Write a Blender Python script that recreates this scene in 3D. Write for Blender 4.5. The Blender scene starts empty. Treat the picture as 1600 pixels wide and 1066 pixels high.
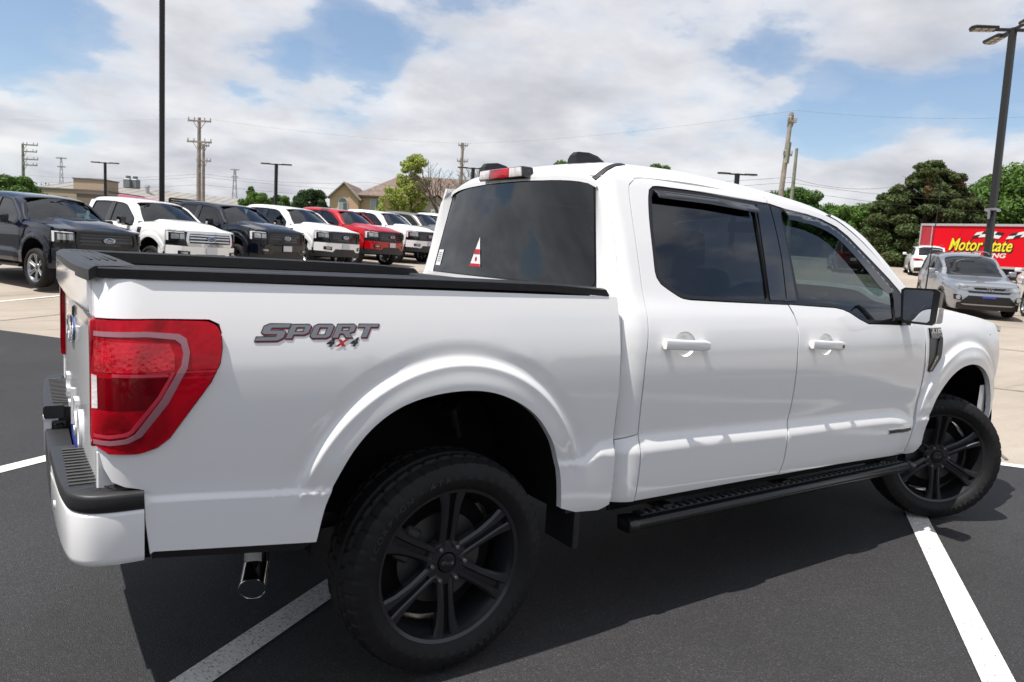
import bpy, bmesh, math, random
import numpy as np
from mathutils import Vector, Matrix
from mathutils.geometry import delaunay_2d_cdt
R = math.radians
random.seed(7); RNG = np.random.default_rng(7)
SC = bpy.context.scene; COL = SC.collection

# ------------------------------------------------------------------ camera, sky, sun, exposure
cam_d = bpy.data.cameras.new('camera'); cam = bpy.data.objects.new('camera', cam_d); COL.objects.link(cam); SC.camera = cam
cam_d.sensor_width = 36.0; cam_d.lens = 36.0 * 1138.9 / 1600.0; cam_d.clip_start = 0.05; cam_d.clip_end = 3000
_y, _p, _r = 0.596, 0.117, 0.058
fw = Vector((math.sin(_y)*math.cos(_p), math.cos(_y)*math.cos(_p), -math.sin(_p)))
rt = Vector((math.cos(_y), -math.sin(_y), 0)); up = rt.cross(fw)
rt2 = rt*math.cos(_r) + up*math.sin(_r); up2 = -rt*math.sin(_r) + up*math.cos(_r)
m = Matrix((rt2, up2, -fw)).transposed().to_4x4(); m.translation = Vector((-1.276, -3.157, 1.534)); cam.matrix_world = m
cam_d.dof.use_dof = True; cam_d.dof.focus_distance = 3.6; cam_d.dof.aperture_fstop = 6.3

SUN = Vector((-.45, .015, 1.0)).normalized()
elev = math.asin(SUN.z); azim = math.atan2(SUN.x, SUN.y)
w = bpy.data.worlds.new('World'); SC.world = w; w.use_nodes = True
nt = w.node_tree; nt.nodes.clear(); N = nt.nodes.new; L = nt.links.new
def mathn(nt, op, a, b=None, c=None, clamp=False):
    n = nt.nodes.new('ShaderNodeMath'); n.operation = op; n.use_clamp = clamp
    for i, v in enumerate((a, b, c)):
        if v is None: continue
        if isinstance(v, (int, float)): n.inputs[i].default_value = v
        else: nt.links.new(v, n.inputs[i])
    return n.outputs[0]
def ramp(nt, fac, stops, interp='LINEAR'):
    n = nt.nodes.new('ShaderNodeValToRGB'); n.color_ramp.interpolation = interp
    e = n.color_ramp.elements
    while len(e) < len(stops): e.new(.5)
    for el, (p, c) in zip(e, stops):
        el.position = p; el.color = (c, c, c, 1) if isinstance(c, (int, float)) else (*c, 1)
    nt.links.new(fac, n.inputs[0]); return n.outputs[0]
def noise(nt, vec, scale, detail=5, rough=.5, dist=0, lac=2.0):
    n = nt.nodes.new('ShaderNodeTexNoise'); n.inputs['Scale'].default_value = scale; n.inputs['Detail'].default_value = detail
    n.inputs['Roughness'].default_value = rough; n.inputs['Distortion'].default_value = dist; n.inputs['Lacunarity'].default_value = lac
    if vec is not None: nt.links.new(vec, n.inputs['Vector'])
    return n.outputs['Fac']
def mixc(nt, fac, a, b):
    n = nt.nodes.new('ShaderNodeMix'); n.data_type = 'RGBA'
    for i, v in ((0, fac), (6, a), (7, b)):
        if isinstance(v, (int, float)): n.inputs[i].default_value = v
        elif isinstance(v, tuple): n.inputs[i].default_value = (*v, 1)
        else: nt.links.new(v, n.inputs[i])
    return n.outputs[2]
sky = N('ShaderNodeTexSky'); sky.sky_type = 'NISHITA'; sky.sun_disc = False
sky.sun_elevation = elev; sky.sun_rotation = azim; sky.air_density = 1.0; sky.dust_density = .5; sky.ozone_density = 1.6
tc = N('ShaderNodeTexCoord'); sep = N('ShaderNodeSeparateXYZ'); L(tc.outputs['Generated'], sep.inputs[0])
X_, Y_, Z_ = sep.outputs
den = mathn(nt, 'ADD', mathn(nt, 'MAXIMUM', Z_, 0.0), 0.22)
cmb = N('ShaderNodeCombineXYZ'); L(mathn(nt, 'DIVIDE', X_, den), cmb.inputs[0]); L(mathn(nt, 'DIVIDE', Y_, den), cmb.inputs[1])
mp = N('ShaderNodeMapping'); mp.inputs['Location'].default_value = (3.1, 1.7, 0); L(cmb.outputs[0], mp.inputs[0])
v = mp.outputs[0]
n1 = noise(nt, v, 1.05, 9, .55, .08); n2 = noise(nt, v, 4.5, 7, .58, .0); n3 = noise(nt, v, 0.42, 3, .5)
dens = mathn(nt, 'ADD', mathn(nt, 'MULTIPLY', n1, .78), mathn(nt, 'ADD', mathn(nt, 'MULTIPLY', n2, .14), mathn(nt, 'MULTIPLY', n3, .30)))
low = ramp(nt, Z_, [(0.0, .10), (.16, .06), (.40, 0.0)])
dens = mathn(nt, 'ADD', dens, low)
# breaks in the cloud cover where blue shows
nrm = N('ShaderNodeVectorMath'); nrm.operation = 'NORMALIZE'; L(tc.outputs['Generated'], nrm.inputs[0])
for (dx_, dy_, dz_), rad_, amt_ in (((.056, .980, .191), 7.5, .13), ((-.02, .98, .22), 7, .12), ((.242, .946, .217), 4.5, .10), ((.343, .913, .219), 6, .11), ((.641, .741, .200), 5, .09), ((.826, .533, .183), 5, .11), ((.881, .413, .232), 7, .07), ((.740, .600, .330), 10, .06), ((.30, .80, .52), 16, .09), ((-.35, .80, .40), 14, .09), ((-.7, -.3, .6), 14, .08), ((.2, -.6, .75), 18, .08), ((-.50, .83, .24), 5, .13), ((-.64, .74, .13), 4.5, .12), ((-.44, .86, .36), 6, .12), ((.76, -.55, .34), 7, .12), ((.60, -.72, .28), 6, .12), ((.88, -.42, .22), 5, .12)):
    dt = N('ShaderNodeVectorMath'); dt.operation = 'DOT_PRODUCT'; L(nrm.outputs[0], dt.inputs[0]); l_ = math.sqrt(dx_*dx_+dy_*dy_+dz_*dz_); dt.inputs[1].default_value = (dx_/l_, dy_/l_, dz_/l_)
    mr_ = N('ShaderNodeMapRange'); mr_.interpolation_type = 'SMOOTHSTEP'; L(dt.outputs['Value'], mr_.inputs[0]); mr_.inputs[1].default_value = math.cos(R(rad_)); mr_.inputs[2].default_value = math.cos(R(rad_*.25)); mr_.inputs[3].default_value = 0; mr_.inputs[4].default_value = amt_
    dens = mathn(nt, 'SUBTRACT', dens, mr_.outputs[0])
cov = ramp(nt, dens, [(.505, .05), (.555, .22), (.590, .74), (.64, .95), (.76, 1.0)])
# shade of the cloud: thick cores are greyer, edges brighter
n4 = noise(nt, v, 2.4, 8, .55, .1)
thick = mathn(nt, 'ADD', mathn(nt, 'MULTIPLY', dens, .55), mathn(nt, 'MULTIPLY', n4, .55))
ccol = ramp(nt, thick, [(.50, (.98, .975, .98)), (.57, (.88, .88, .905)), (.66, (.71, .72, .765)), (.80, (.50, .515, .57))])
bgs = N('ShaderNodeBackground'); L(sky.outputs[0], bgs.inputs[0]); bgs.inputs[1].default_value = .092
bgc = N('ShaderNodeBackground'); L(ccol, bgc.inputs[0]); bgc.inputs[1].default_value = .645
mx = N('ShaderNodeMixShader'); L(cov, mx.inputs[0]); L(bgs.outputs[0], mx.inputs[1]); L(bgc.outputs[0], mx.inputs[2])
wo = N('ShaderNodeOutputWorld'); L(mx.outputs[0], wo.inputs[0])
sd = bpy.data.lights.new('sun', 'SUN'); sd.energy = 4.2; sd.angle = R(.5); sd.color = (1, .955, .89)
so = bpy.data.objects.new('sun', sd); COL.objects.link(so); so.rotation_euler = SUN.to_track_quat('Z', 'Y').to_euler()
SC.view_settings.view_transform = 'Standard'; SC.view_settings.look = 'None'; SC.view_settings.gamma = 1
SC.view_settings.exposure = 0.62; SC.view_settings.use_curve_mapping = False
SC.cycles.max_bounces = 8; SC.cycles.transparent_max_bounces = 16

# ------------------------------------------------------------------ materials
MATS = {}
def pbsdf(name, col, rough=.5, metal=0, coat=0, coat_r=.03, spec=.5, alpha=1, emis=None):
    if name in MATS: return MATS[name]
    mt = bpy.data.materials.new(name); mt.use_nodes = True; b = mt.node_tree.nodes['Principled BSDF']
    b.inputs['Base Color'].default_value = (*col, 1); b.inputs['Roughness'].default_value = rough; b.inputs['Metallic'].default_value = metal
    b.inputs['Coat Weight'].default_value = coat; b.inputs['Coat Roughness'].default_value = coat_r; b.inputs['Specular IOR Level'].default_value = spec
    MATS[name] = mt; return mt
def texco(mt, kind='Object'):
    return mt.node_tree.nodes.new('ShaderNodeTexCoord').outputs[kind]
def grain(mt, scale, amount, bump=.0, detail=4, bscale=None, dist=.01, kind='Object'):
    """colour variation of +-amount and a fine bump on a principled material"""
    t = mt.node_tree; b = t.nodes['Principled BSDF']; c = tuple(b.inputs['Base Color'].default_value)[:3]
    v = texco(mt, kind); f = noise(t, v, scale, detail, .6)
    lo = tuple(max(0, x*(1-amount)) for x in c); hi = tuple(min(1, x*(1+amount)) for x in c)
    r = ramp(t, f, [(.32, lo), (.68, hi)]); t.links.new(r, b.inputs['Base Color'])
    if bump:
        bn = t.nodes.new('ShaderNodeBump'); bn.inputs['Strength'].default_value = bump; bn.inputs['Distance'].default_value = dist
        t.links.new(noise(t, v, bscale or scale, detail, .6), bn.inputs['Height']); t.links.new(bn.outputs[0], b.inputs['Normal'])
    return mt
def paint(name, col, metal=0.0, rough=.42, spec=.45):
    mt = pbsdf(name, col, rough, metal, coat=1.0, coat_r=.015, spec=spec)
    t = mt.node_tree; b = t.nodes['Principled BSDF']; v = texco(mt); b.inputs['Coat IOR'].default_value = 1.62
    # very faint dust that dulls the clear coat unevenly
    f = noise(t, v, 3.0, 6, .6); r = ramp(t, f, [(.35, .002), (.75, .022)]); t.links.new(r, b.inputs['Coat Roughness'])
    bn = t.nodes.new('ShaderNodeBump'); bn.inputs['Strength'].default_value = .05; bn.inputs['Distance'].default_value = .0006
    t.links.new(noise(t, v, 900, 1, .5), bn.inputs['Height']); t.links.new(bn.outputs[0], b.inputs['Coat Normal'])
    return mt
WHITE = paint('white_paint', (.80, .80, .805)); NAVY = paint('navy_paint', (.002, .0038, .012), .0, .35, .05); DARKP = paint('anthracite_paint', (.002, .0035, .008), .0, .35, .05)
REDP = paint('red_paint', (.40, .001, .006), .0, .35, .1); SILVER = paint('silver_paint', (.34, .355, .385), .75, .38); MAROON = paint('maroon_paint', (.10, .012, .02), .3, .35)
GREYP = paint('grey_paint', (.17, .16, .15), .6, .38)
PLASTIC = grain(pbsdf('black_plastic', (.013, .013, .0145), .48), 40, .25, .35, 3, 700, .0008)
SATIN = pbsdf('satin_black', (.007, .007, .008), .28); GLOSS = pbsdf('gloss_black', (.006, .006, .007), .12, coat=.8)
DARK = pbsdf('underbody_black', (.006, .006, .007), .85, spec=.2)
RUBBER = grain(pbsdf('tyre_rubber', (.009, .009, .0095), .62, spec=.3), 9, .25, .15, 4, 300, .0006)
RIMM = grain(pbsdf('dark_alloy', (.034, .034, .038), .26, .6, coat=.35, coat_r=.15), 6, .15)
LETTR = pbsdf('tyre_letter_rubber', (.022, .022, .023), .55)
RIMSIL = pbsdf('machined_alloy', (.35, .36, .38), .28, .9)
CHROME = pbsdf('chrome', (.72, .73, .75), .10, 1.0); STEEL = grain(pbsdf('brushed_steel', (.36, .36, .37), .3, 1.0), 30, .2)
CLEARL = pbsdf('lamp_lens', (.36, .38, .40), .10, .55, coat=1); AMBER = pbsdf('amber_lens', (.55, .12, .02), .15, coat=1)
WLED = pbsdf('white_lens', (.72, .72, .74), .15, coat=1)
CAR_INT = grain(pbsdf('cabin_trim', (.028, .028, .03), .75), 20, .3)
PLATE_BLUE = pbsdf('blue_plate', (.05, .07, .36), .35); PLATE_W = pbsdf('white_plate', (.55, .56, .60), .4)
def redlens(name, col, bs=70):
    mt = pbsdf(name, col, .2, coat=.4, coat_r=.02, spec=.08); t = mt.node_tree; b = t.nodes['Principled BSDF']
    v = texco(mt); vo = t.nodes.new('ShaderNodeTexVoronoi'); vo.inputs['Scale'].default_value = bs; t.links.new(v, vo.inputs['Vector'])
    bn = t.nodes.new('ShaderNodeBump'); bn.inputs['Strength'].default_value = .22; bn.inputs['Distance'].default_value = .003
    t.links.new(vo.outputs['Distance'], bn.inputs['Height']); t.links.new(bn.outputs[0], b.inputs['Normal'])
    f = noise(t, v, 7, 3, .6, .8); lo = tuple(c*.45 for c in col); hi = tuple(min(1, c*1.35) for c in col)
    t.links.new(ramp(t, f, [(.3, lo), (.7, hi)]), b.inputs['Base Color'])
    return mt
LRED = redlens('red_lens', (.40, .001, .010), 55); LRED2 = redlens('deep_red_lens', (.15, .0005, .004), 14); LRED3 = redlens('bright_red_lens', (.52, .002, .014), 90)
LRED3.node_tree.nodes['Principled BSDF'].inputs['Specular IOR Level'].default_value = .5; LRED3.node_tree.nodes['Principled BSDF'].inputs['Roughness'].default_value = .1
LRED3.node_tree.nodes['Bump'].inputs['Strength'].default_value = .25
LPINK = pbsdf('pale_light_guide', (.30, .13, .16), .22, coat=.5); LPINK2 = pbsdf('rose_light_guide', (.50, .03, .06), .2, coat=.4)
CLEARW = redlens('clear_faceted_lens', (.62, .58, .58), 120)
def glass(name, tint, refl=.0):
    """thin pane: fresnel reflection over a tinted transparent layer"""
    mt = bpy.data.materials.new(name); mt.use_nodes = True; t = mt.node_tree; t.nodes.clear()
    tr = t.nodes.new('ShaderNodeBsdfTransparent'); tr.inputs[0].default_value = (*tint, 1)
    gl = t.nodes.new('ShaderNodeBsdfGlossy'); gl.inputs['Roughness'].default_value = .0; gl.inputs['Color'].default_value = (.95, .97, 1, 1)
    fr = t.nodes.new('ShaderNodeFresnel'); fr.inputs['IOR'].default_value = 1.5
    geo = t.nodes.new('ShaderNodeNewGeometry'); ior = t.nodes.new('ShaderNodeMix'); ior.inputs[2].default_value = 1.62; ior.inputs[3].default_value = 1/1.62
    t.links.new(geo.outputs['Backfacing'], ior.inputs[0]); t.links.new(ior.outputs[0], fr.inputs['IOR'])
    f = mathn(t, 'ADD', mathn(t, 'MULTIPLY', fr.outputs[0], 1.1), refl, clamp=True)
    mxs = t.nodes.new('ShaderNodeMixShader'); t.links.new(f, mxs.inputs[0]); t.links.new(tr.outputs[0], mxs.inputs[1]); t.links.new(gl.outputs[0], mxs.inputs[2])
    o = t.nodes.new('ShaderNodeOutputMaterial'); t.links.new(mxs.outputs[0], o.inputs[0]); return mt
G_REAR = glass('privacy_glass', (.030, .032, .045), .0); G_FRONT = glass('front_glass', (.26, .30, .30), .0); G_WIND = glass('windshield_glass', (.42, .52, .50), .02)
G_MIR = pbsdf('mirror_glass', (.55, .57, .6), .02, 1.0)

# ------------------------------------------------------------------ object helpers
def tag(o, label=None, cat=None, group=None, kind=None):
    if label: o['label'] = label
    if cat: o['category'] = cat
    if group: o['group'] = group
    if kind: o['kind'] = kind
    return o
def link(name, me, parent=None):
    o = bpy.data.objects.new(name, me); COL.objects.link(o)
    if parent: o.parent = parent
    return o
def empty(name, loc=(0, 0, 0), rz=0.0):
    o = bpy.data.objects.new(name, None); COL.objects.link(o); o.location = loc; o.rotation_euler.z = rz; o.empty_display_size = .3; return o
def mesh_np(name, V, Fs, mat, parent=None, smooth=False, normals=None, mats=None, midx=None):
    me = bpy.data.meshes.new(name); me.from_pydata([tuple(map(float, p)) for p in V], [], [tuple(map(int, f)) for f in Fs])
    for mm in (mats or [mat]): me.materials.append(mm)
    if midx is not None: me.polygons.foreach_set('material_index', midx)
    if smooth: me.polygons.foreach_set('use_smooth', [True]*len(me.polygons))
    if normals is not None:
        me.polygons.foreach_set('use_smooth', [True]*len(me.polygons)); me.normals_split_custom_set([tuple(n) for n in normals])
    return link(name, me, parent)
class MB:
    """collects boxes, tubes and prisms into one bmesh"""
    def __init__(s): s.bm = bmesh.new()
    def box(s, c, size, rot=None, bev=0, seg=1):
        g = bmesh.ops.create_cube(s.bm, size=1)['verts']
        M = Matrix.LocRotScale(Vector(c), rot, Vector(size)); bmesh.ops.transform(s.bm, matrix=M, verts=g)
        if bev:
            es = list({e for vv in g for e in vv.link_edges}); bmesh.ops.bevel(s.bm, geom=es, offset=bev, segments=seg, affect='EDGES', profile=.5)
        return s
    def tube(s, pts, r, seg=8, cap=True):
        pts = [Vector(p) for p in pts]; rr = r if isinstance(r, (list, tuple)) else [r]*len(pts); rings = []
        for i, p in enumerate(pts):
            d = (pts[min(i+1, len(pts)-1)] - pts[max(i-1, 0)]).normalized()
            a = d.orthogonal().normalized() if i == 0 else (pa - d*pa.dot(d)).normalized()
            pa = a; b = d.cross(a)
            rings.append([s.bm.verts.new(p + (a*math.cos(2*math.pi*k/seg) + b*math.sin(2*math.pi*k/seg))*rr[i]) for k in range(seg)])
        for A, B in zip(rings, rings[1:]):
            for k in range(seg): s.bm.faces.new((A[k], A[(k+1) % seg], B[(k+1) % seg], B[k]))
        if cap: s.bm.faces.new(rings[0][::-1]); s.bm.faces.new(rings[-1])
        return s
    def prism(s, poly, ax, lo, hi, bev=0, seg=1):
        """poly of 2D points extruded along axis ax ('x','y','z')"""
        def pt(p, t): return {'x': (t, p[0], p[1]), 'y': (p[0], t, p[1]), 'z': (p[0], p[1], t)}[ax]
        A = [s.bm.verts.new(pt(p, lo)) for p in poly]; B = [s.bm.verts.new(pt(p, hi)) for p in poly]; n = len(poly)
        fs = [s.bm.faces.new(A), s.bm.faces.new(B[::-1])]
        for i in range(n): fs.append(s.bm.faces.new((A[i], B[i], B[(i+1) % n], A[(i+1) % n])))
        if bev:
            es = list({e for f in fs for e in f.edges}); bmesh.ops.bevel(s.bm, geom=es, offset=bev, segments=seg, affect='EDGES', profile=.5)
        return s
    def lathe(s, prof, ax='y', seg=48, closed=False, org=(0, 0, 0)):
        """prof: (radius, along) pairs"""
        rings = []; o = Vector(org)
        for k in range(seg):
            a = 2*math.pi*k/seg; c, sn = math.cos(a), math.sin(a); ring = []
            for (r, t) in prof:
                p = {'y': (r*c, t, r*sn), 'x': (t, r*c, r*sn), 'z': (r*c, r*sn, t)}[ax]; ring.append(s.bm.verts.new(o+Vector(p)))
            rings.append(ring)
        n = len(prof)
        for k in range(seg):
            A, B = rings[k], rings[(k+1) % seg]
            for i in range(n if closed else n-1):
                j = (i+1) % n
                s.bm.faces.new((A[i], A[j], B[j], B[i]))
        return s
    def build(s, name, mat, parent=None, smooth=False, angle=None):
        bmesh.ops.remove_doubles(s.bm, verts=s.bm.verts, dist=1e-6)
        bmesh.ops.recalc_face_normals(s.bm, faces=s.bm.faces)
        me = bpy.data.meshes.new(name); s.bm.to_mesh(me); s.bm.free(); me.materials.append(mat)
        if smooth or angle:
            me.polygons.foreach_set('use_smooth', [True]*len(me.polygons))
            me.set_sharp_from_angle(angle=R(angle or 35))
        return link(name, me, parent)
def split_loose(o):
    bm = bmesh.new(); bm.from_mesh(o.data); bm.verts.ensure_lookup_table(); comp = {}; n = 0
    for v0 in bm.verts:
        if v0.index in comp: continue
        st_ = [v0]; comp[v0.index] = n
        while st_:
            q = st_.pop()
            for e in q.link_edges:
                w_ = e.other_vert(q)
                if w_.index not in comp: comp[w_.index] = n; st_.append(w_)
        n += 1
    bm.free()
    if n < 2 or n > 14: return
    src = o.data; faces = [[] for _ in range(n)]
    for p in src.polygons: faces[comp[p.vertices[0]]].append(p)
    for k in range(n):
        if not faces[k]: continue
        ids = sorted({i for p in faces[k] for i in p.vertices}); mp_ = {a: b for b, a in enumerate(ids)}
        me = bpy.data.meshes.new(src.name); me.from_pydata([src.vertices[i].co[:] for i in ids], [], [[mp_[i] for i in p.vertices] for p in faces[k]])
        for mm in src.materials: me.materials.append(mm)
        me.polygons.foreach_set('use_smooth', [p.use_smooth for p in faces[k]])
        if any(p.use_smooth for p in faces[k]): me.set_sharp_from_angle(angle=R(35))
        if k == 0: o.data = me
        else: q = link(o.name.split('.')[0], me, o.parent); q.location = o.location; q.rotation_euler = o.rotation_euler; q.scale = o.scale
def catmull(pts, step=.02):
    pts = [np.array(p, float) for p in pts]; P = [2*pts[0]-pts[1]] + pts + [2*pts[-1]-pts[-2]]; out = []
    for i in range(1, len(P)-2):
        n = max(1, int(np.linalg.norm(P[i+1]-P[i])/step))
        for k in range(n):
            t = k/n; a, b, c, d = P[i-1:i+3]
            out.append(.5*((2*b) + (c-a)*t + (2*a-5*b+4*c-d)*t*t + (3*b-a-3*c+d)*t**3))
    out.append(pts[-1]); return [tuple(p) for p in out]
def resample(pts, step=.02):
    out = []
    for a, b in zip(pts, pts[1:]):
        a = np.array(a, float); b = np.array(b, float); n = max(1, int(round(np.linalg.norm(b-a)/step)))
        out += [tuple(a+(b-a)*k/n) for k in range(n)]
    out.append(tuple(pts[-1])); return out
def rounded(pts, r=.02, n=4):
    """closed polygon with rounded corners"""
    out = []; m_ = len(pts)
    for i in range(m_):
        p0, p, p1 = [np.array(pts[(i+k) % m_], float) for k in (-1, 0, 1)]
        a, b = p0-p, p1-p; la, lb = np.linalg.norm(a), np.linalg.norm(b); q = min(r, la*.45, lb*.45)
        s0, s1 = p+a/la*q, p+b/lb*q
        for k in range(n+1):
            t = k/n; out.append(tuple((1-t)**2*s0 + 2*t*(1-t)*p + t*t*s1))
    return out
def inside(P, poly):
    x, y = P[:, 0], P[:, 1]; r = np.zeros(len(P), bool); poly = np.array(poly); j = len(poly)-1
    for i in range(len(poly)):
        xi, yi = poly[i]; xj, yj = poly[j]
        if yi != yj:
            c = ((yi > y) != (yj > y)) & (x < (xj-xi)*(y-yi)/(yj-yi)+xi); r ^= c
        j = i
    return r
def bdist(P, poly):
    poly = np.array(poly); d = np.full(len(P), 9e9)
    for i in range(len(poly)):
        a = poly[i]; b = poly[(i+1) % len(poly)]; ab = b-a; L2 = (ab**2).sum()+1e-12
        t = np.clip(((P-a)@ab)/L2, 0, 1); q = a+t[:, None]*ab; d = np.minimum(d, np.hypot(*(P-q).T))
    return d
def panel(name, outer, fn, mat, parent=None, holes=(), h=.03, lip=.02, lipv=(0, 1, 0), out=(0, -1, 0), extra=None, off=0.0, mirror=False, round_edge=.0):
    """sheet over the polygon `outer` in parameter space, fn(a,b)->xyz, with a returned lip along lipv, normals from the surface itself"""
    def clean(pl):
        o_ = []
        for p in pl:
            if not o_ or math.hypot(p[0]-o_[-1][0], p[1]-o_[-1][1]) > 1e-4: o_.append((float(p[0]), float(p[1])))
        if math.hypot(o_[0][0]-o_[-1][0], o_[0][1]-o_[-1][1]) < 1e-4: o_.pop()
        return o_
    loops = [clean(resample(clean(outer)+[clean(outer)[0]], h))] + [clean(resample(clean(q)+[clean(q)[0]], h)) for q in holes]
    arr = np.array(loops[0]); lo, hi = arr.min(0), arr.max(0)
    gx = np.arange(lo[0]+h*.5, hi[0], h); gy = np.arange(lo[1]+h*.5, hi[1], h*.87); pts = []
    for j, yy in enumerate(gy):
        for xx in gx: pts.append((xx+(h*.5 if j % 2 else 0), yy))
    pts = np.array(pts).reshape(-1, 2)
    if extra is not None and len(extra):
        ex = np.array(extra).reshape(-1, 2); cell = {}
        for q in ex: cell.setdefault((int(q[0]//.02), int(q[1]//.02)), 1)
        if len(pts): pts = pts[[not any((int(p[0]//.02)+i, int(p[1]//.02)+j) in cell for i in (-1, 0, 1) for j in (-1, 0, 1)) for p in pts]]
        pts = np.vstack([pts, ex]) if len(pts) else ex
    keep = np.zeros(len(pts), bool) if not len(pts) else inside(pts, loops[0])
    for q in loops[1:]: keep &= ~inside(pts, q)
    pts = pts[keep]
    if len(pts):
        dd = np.minimum.reduce([bdist(pts, q) for q in loops]); pts = pts[dd > min(h*.3, .008)]
    vc = []; ed = []; rngs = []
    for q in loops:
        s0 = len(vc); vc += [Vector(p) for p in q]; ed += [(s0+i, s0+(i+1) % len(q)) for i in range(len(q))]; rngs.append((s0, len(q)))
    vc += [Vector(p) for p in pts]
    ov, oe, of, *_ = delaunay_2d_cdt(vc, ed, [], 0, 1e-6)
    ov = np.array([tuple(p) for p in ov]); of = [f for f in of if len(f) == 3]
    cen = np.array([ov[list(f)].mean(0) for f in of]); ok = inside(cen, loops[0])
    for q in loops[1:]: ok &= ~inside(cen, q)
    of = [f for f, k in zip(of, ok) if k]
    o = np.array(out, float); e = 2e-3; V = []; NN = []
    for (a, b) in ov:
        p = np.array(fn(a, b)); du = np.array(fn(a+e, b))-np.array(fn(a-e, b)); dv = np.array(fn(a, b+e))-np.array(fn(a, b-e))
        nn = np.cross(du, dv); nn /= np.linalg.norm(nn)+1e-12
        if nn@o < 0: nn = -nn
        V.append(p+nn*off); NN.append(nn)
    V = np.array(V); NN = np.array(NN); faces = []; ln = []
    for f in of:
        a, b, c = V[list(f)]
        if np.cross(b-a, c-a)@(NN[f[0]]+NN[f[1]]+NN[f[2]]) < 0: f = f[::-1]
        faces.append(tuple(f)); ln += [NN[i] for i in f]
    Vl = [tuple(p) for p in V]
    if lip:
        lv = np.array(lipv, float)*lip; nb = len(Vl)
        # boundary edges from the triangulation itself
        cnt = {}
        for f in faces:
            for i in range(3):
                k = (f[i], f[(i+1) % 3]); cnt[k] = cnt.get(k, 0)+1
        for (i, j) in list(cnt):
            if (j, i) in cnt: continue
            a, b = np.array(Vl[i]), np.array(Vl[j]); s = len(Vl)
            Vl += [tuple(a), tuple(b), tuple(b+lv), tuple(a+lv)]
            nn = np.cross(a-b, lv); nn = nn/(np.linalg.norm(nn)+1e-12)
            faces.append((s+1, s, s+3, s+2)); nv = np.cross(np.array(Vl[s])-np.array(Vl[s+1]), np.array(Vl[s+3])-np.array(Vl[s])); nv /= np.linalg.norm(nv)+1e-12
            ln += [nv]*4
    ob = mesh_np(name, Vl, faces, mat, parent, normals=ln)
    if mirror:
        Vm = [(p[0], -p[1], p[2]) for p in Vl]; fm = [f[::-1] for f in faces]; lm = []; k = 0
        for f in faces:
            seg = ln[k:k+len(f)][::-1]; k += len(f); lm += [(n[0], -n[1], n[2]) for n in seg]
        mesh_np(name, Vm, fm, mat, parent, normals=lm)
    return ob
def text_mesh(body, size, ext=.002, shear=0.0, offset=0.0, spacing=1.0, sx=1.0, res=3):
    cu = bpy.data.curves.new('t', 'FONT'); cu.body = body; cu.size = size; cu.extrude = ext; cu.shear = shear; cu.offset = offset
    cu.space_character = spacing; cu.resolution_u = res; cu.align_x = 'CENTER'; cu.align_y = 'CENTER'
    o = bpy.data.objects.new('t', cu); COL.objects.link(o); dg = bpy.context.evaluated_depsgraph_get(); dg.update()
    me = bpy.data.meshes.new_from_object(o.evaluated_get(dg)); COL.objects.unlink(o); bpy.data.objects.remove(o); bpy.data.curves.remove(cu)
    for vv in me.vertices: vv.co.x *= sx
    return me
def place_text(name, body, size, mat, parent, fn, **k):
    """letters mapped by fn(u, v, depth) -> xyz"""
    me = text_mesh(body, size, **k); me.name = name; me.materials.clear(); me.materials.append(mat)
    for vv in me.vertices: vv.co = Vector(fn(vv.co.x, vv.co.y, vv.co.z))
    bm = bmesh.new(); bm.from_mesh(me); bmesh.ops.remove_doubles(bm, verts=bm.verts, dist=1e-5); bmesh.ops.recalc_face_normals(bm, faces=bm.faces); bm.to_mesh(me); bm.free()
    return link(name, me, parent)

def pchip(pts):
    xs=[p[0] for p in pts]; ys=[p[1] for p in pts]; n=len(xs)
    h=[xs[i+1]-xs[i] for i in range(n-1)]; d=[(ys[i+1]-ys[i])/h[i] for i in range(n-1)]
    m=[0.0]*n; m[0]=d[0]; m[-1]=d[-1]
    for i in range(1,n-1):
        if d[i-1]*d[i]>0:
            w1=2*h[i]+h[i-1]; w2=h[i]+2*h[i-1]; m[i]=(w1+w2)/(w1/d[i-1]+w2/d[i])
    def f(x):
        if x<=xs[0]: return ys[0]+m[0]*(x-xs[0])
        if x>=xs[-1]: return ys[-1]+m[-1]*(x-xs[-1])
        i=0
        while xs[i+1]<x: i+=1
        t=(x-xs[i])/h[i]; t2=t*t; t3=t2*t
        return (2*t3-3*t2+1)*ys[i]+(t3-2*t2+t)*h[i]*m[i]+(-2*t3+3*t2)*ys[i+1]+(t3-t2)*h[i]*m[i+1]
    return f
def ss(a,b,t):
    t=min(1,max(0,(t-a)/(b-a))); return t*t*(3-2*t)
# half width of the body by height: cab, cargo bed, front fender
P_CAB=pchip([(.44,.925),(.50,.962),(.56,.982),(.66,.986),(.80,.986),(.92,.992),(1.05,.996),(1.16,.990),(1.24,.978),(1.31,.957),(1.37,.930),(1.40,.917),(1.5,.880),(1.6,.844),(1.7,.806),(1.8,.767),(1.86,.742),(1.90,.722),(1.93,.700),(1.95,.67)])
P_BED=pchip([(.50,.972),(.56,.984),(.66,.986),(.80,.986),(.92,.991),(1.05,.995),(1.15,.991),(1.22,.981),(1.29,.965),(1.36,.945),(1.42,.926)])
P_FEN=pchip([(.44,.945),(.50,.965),(.56,.982),(.66,.986),(.80,.986),(.92,.992),(1.05,.994),(1.14,.984),(1.22,.966),(1.29,.938),(1.345,.908),(1.37,.885)])
CRZ=pchip([(-1.2,.822),(-.98,.812),(-.5,.775),(.46,.752),(.55,.750),(.66,.812),(.86,.824),(1.9,.804),(2.80,.786),(2.95,.765),(3.06,.728),(3.3,.722)])
CRW=pchip([(-1.2,.02),(.5,.022),(.62,.05),(.80,.085),(2.9,.075),(3.1,.03),(3.3,.02)])
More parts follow.
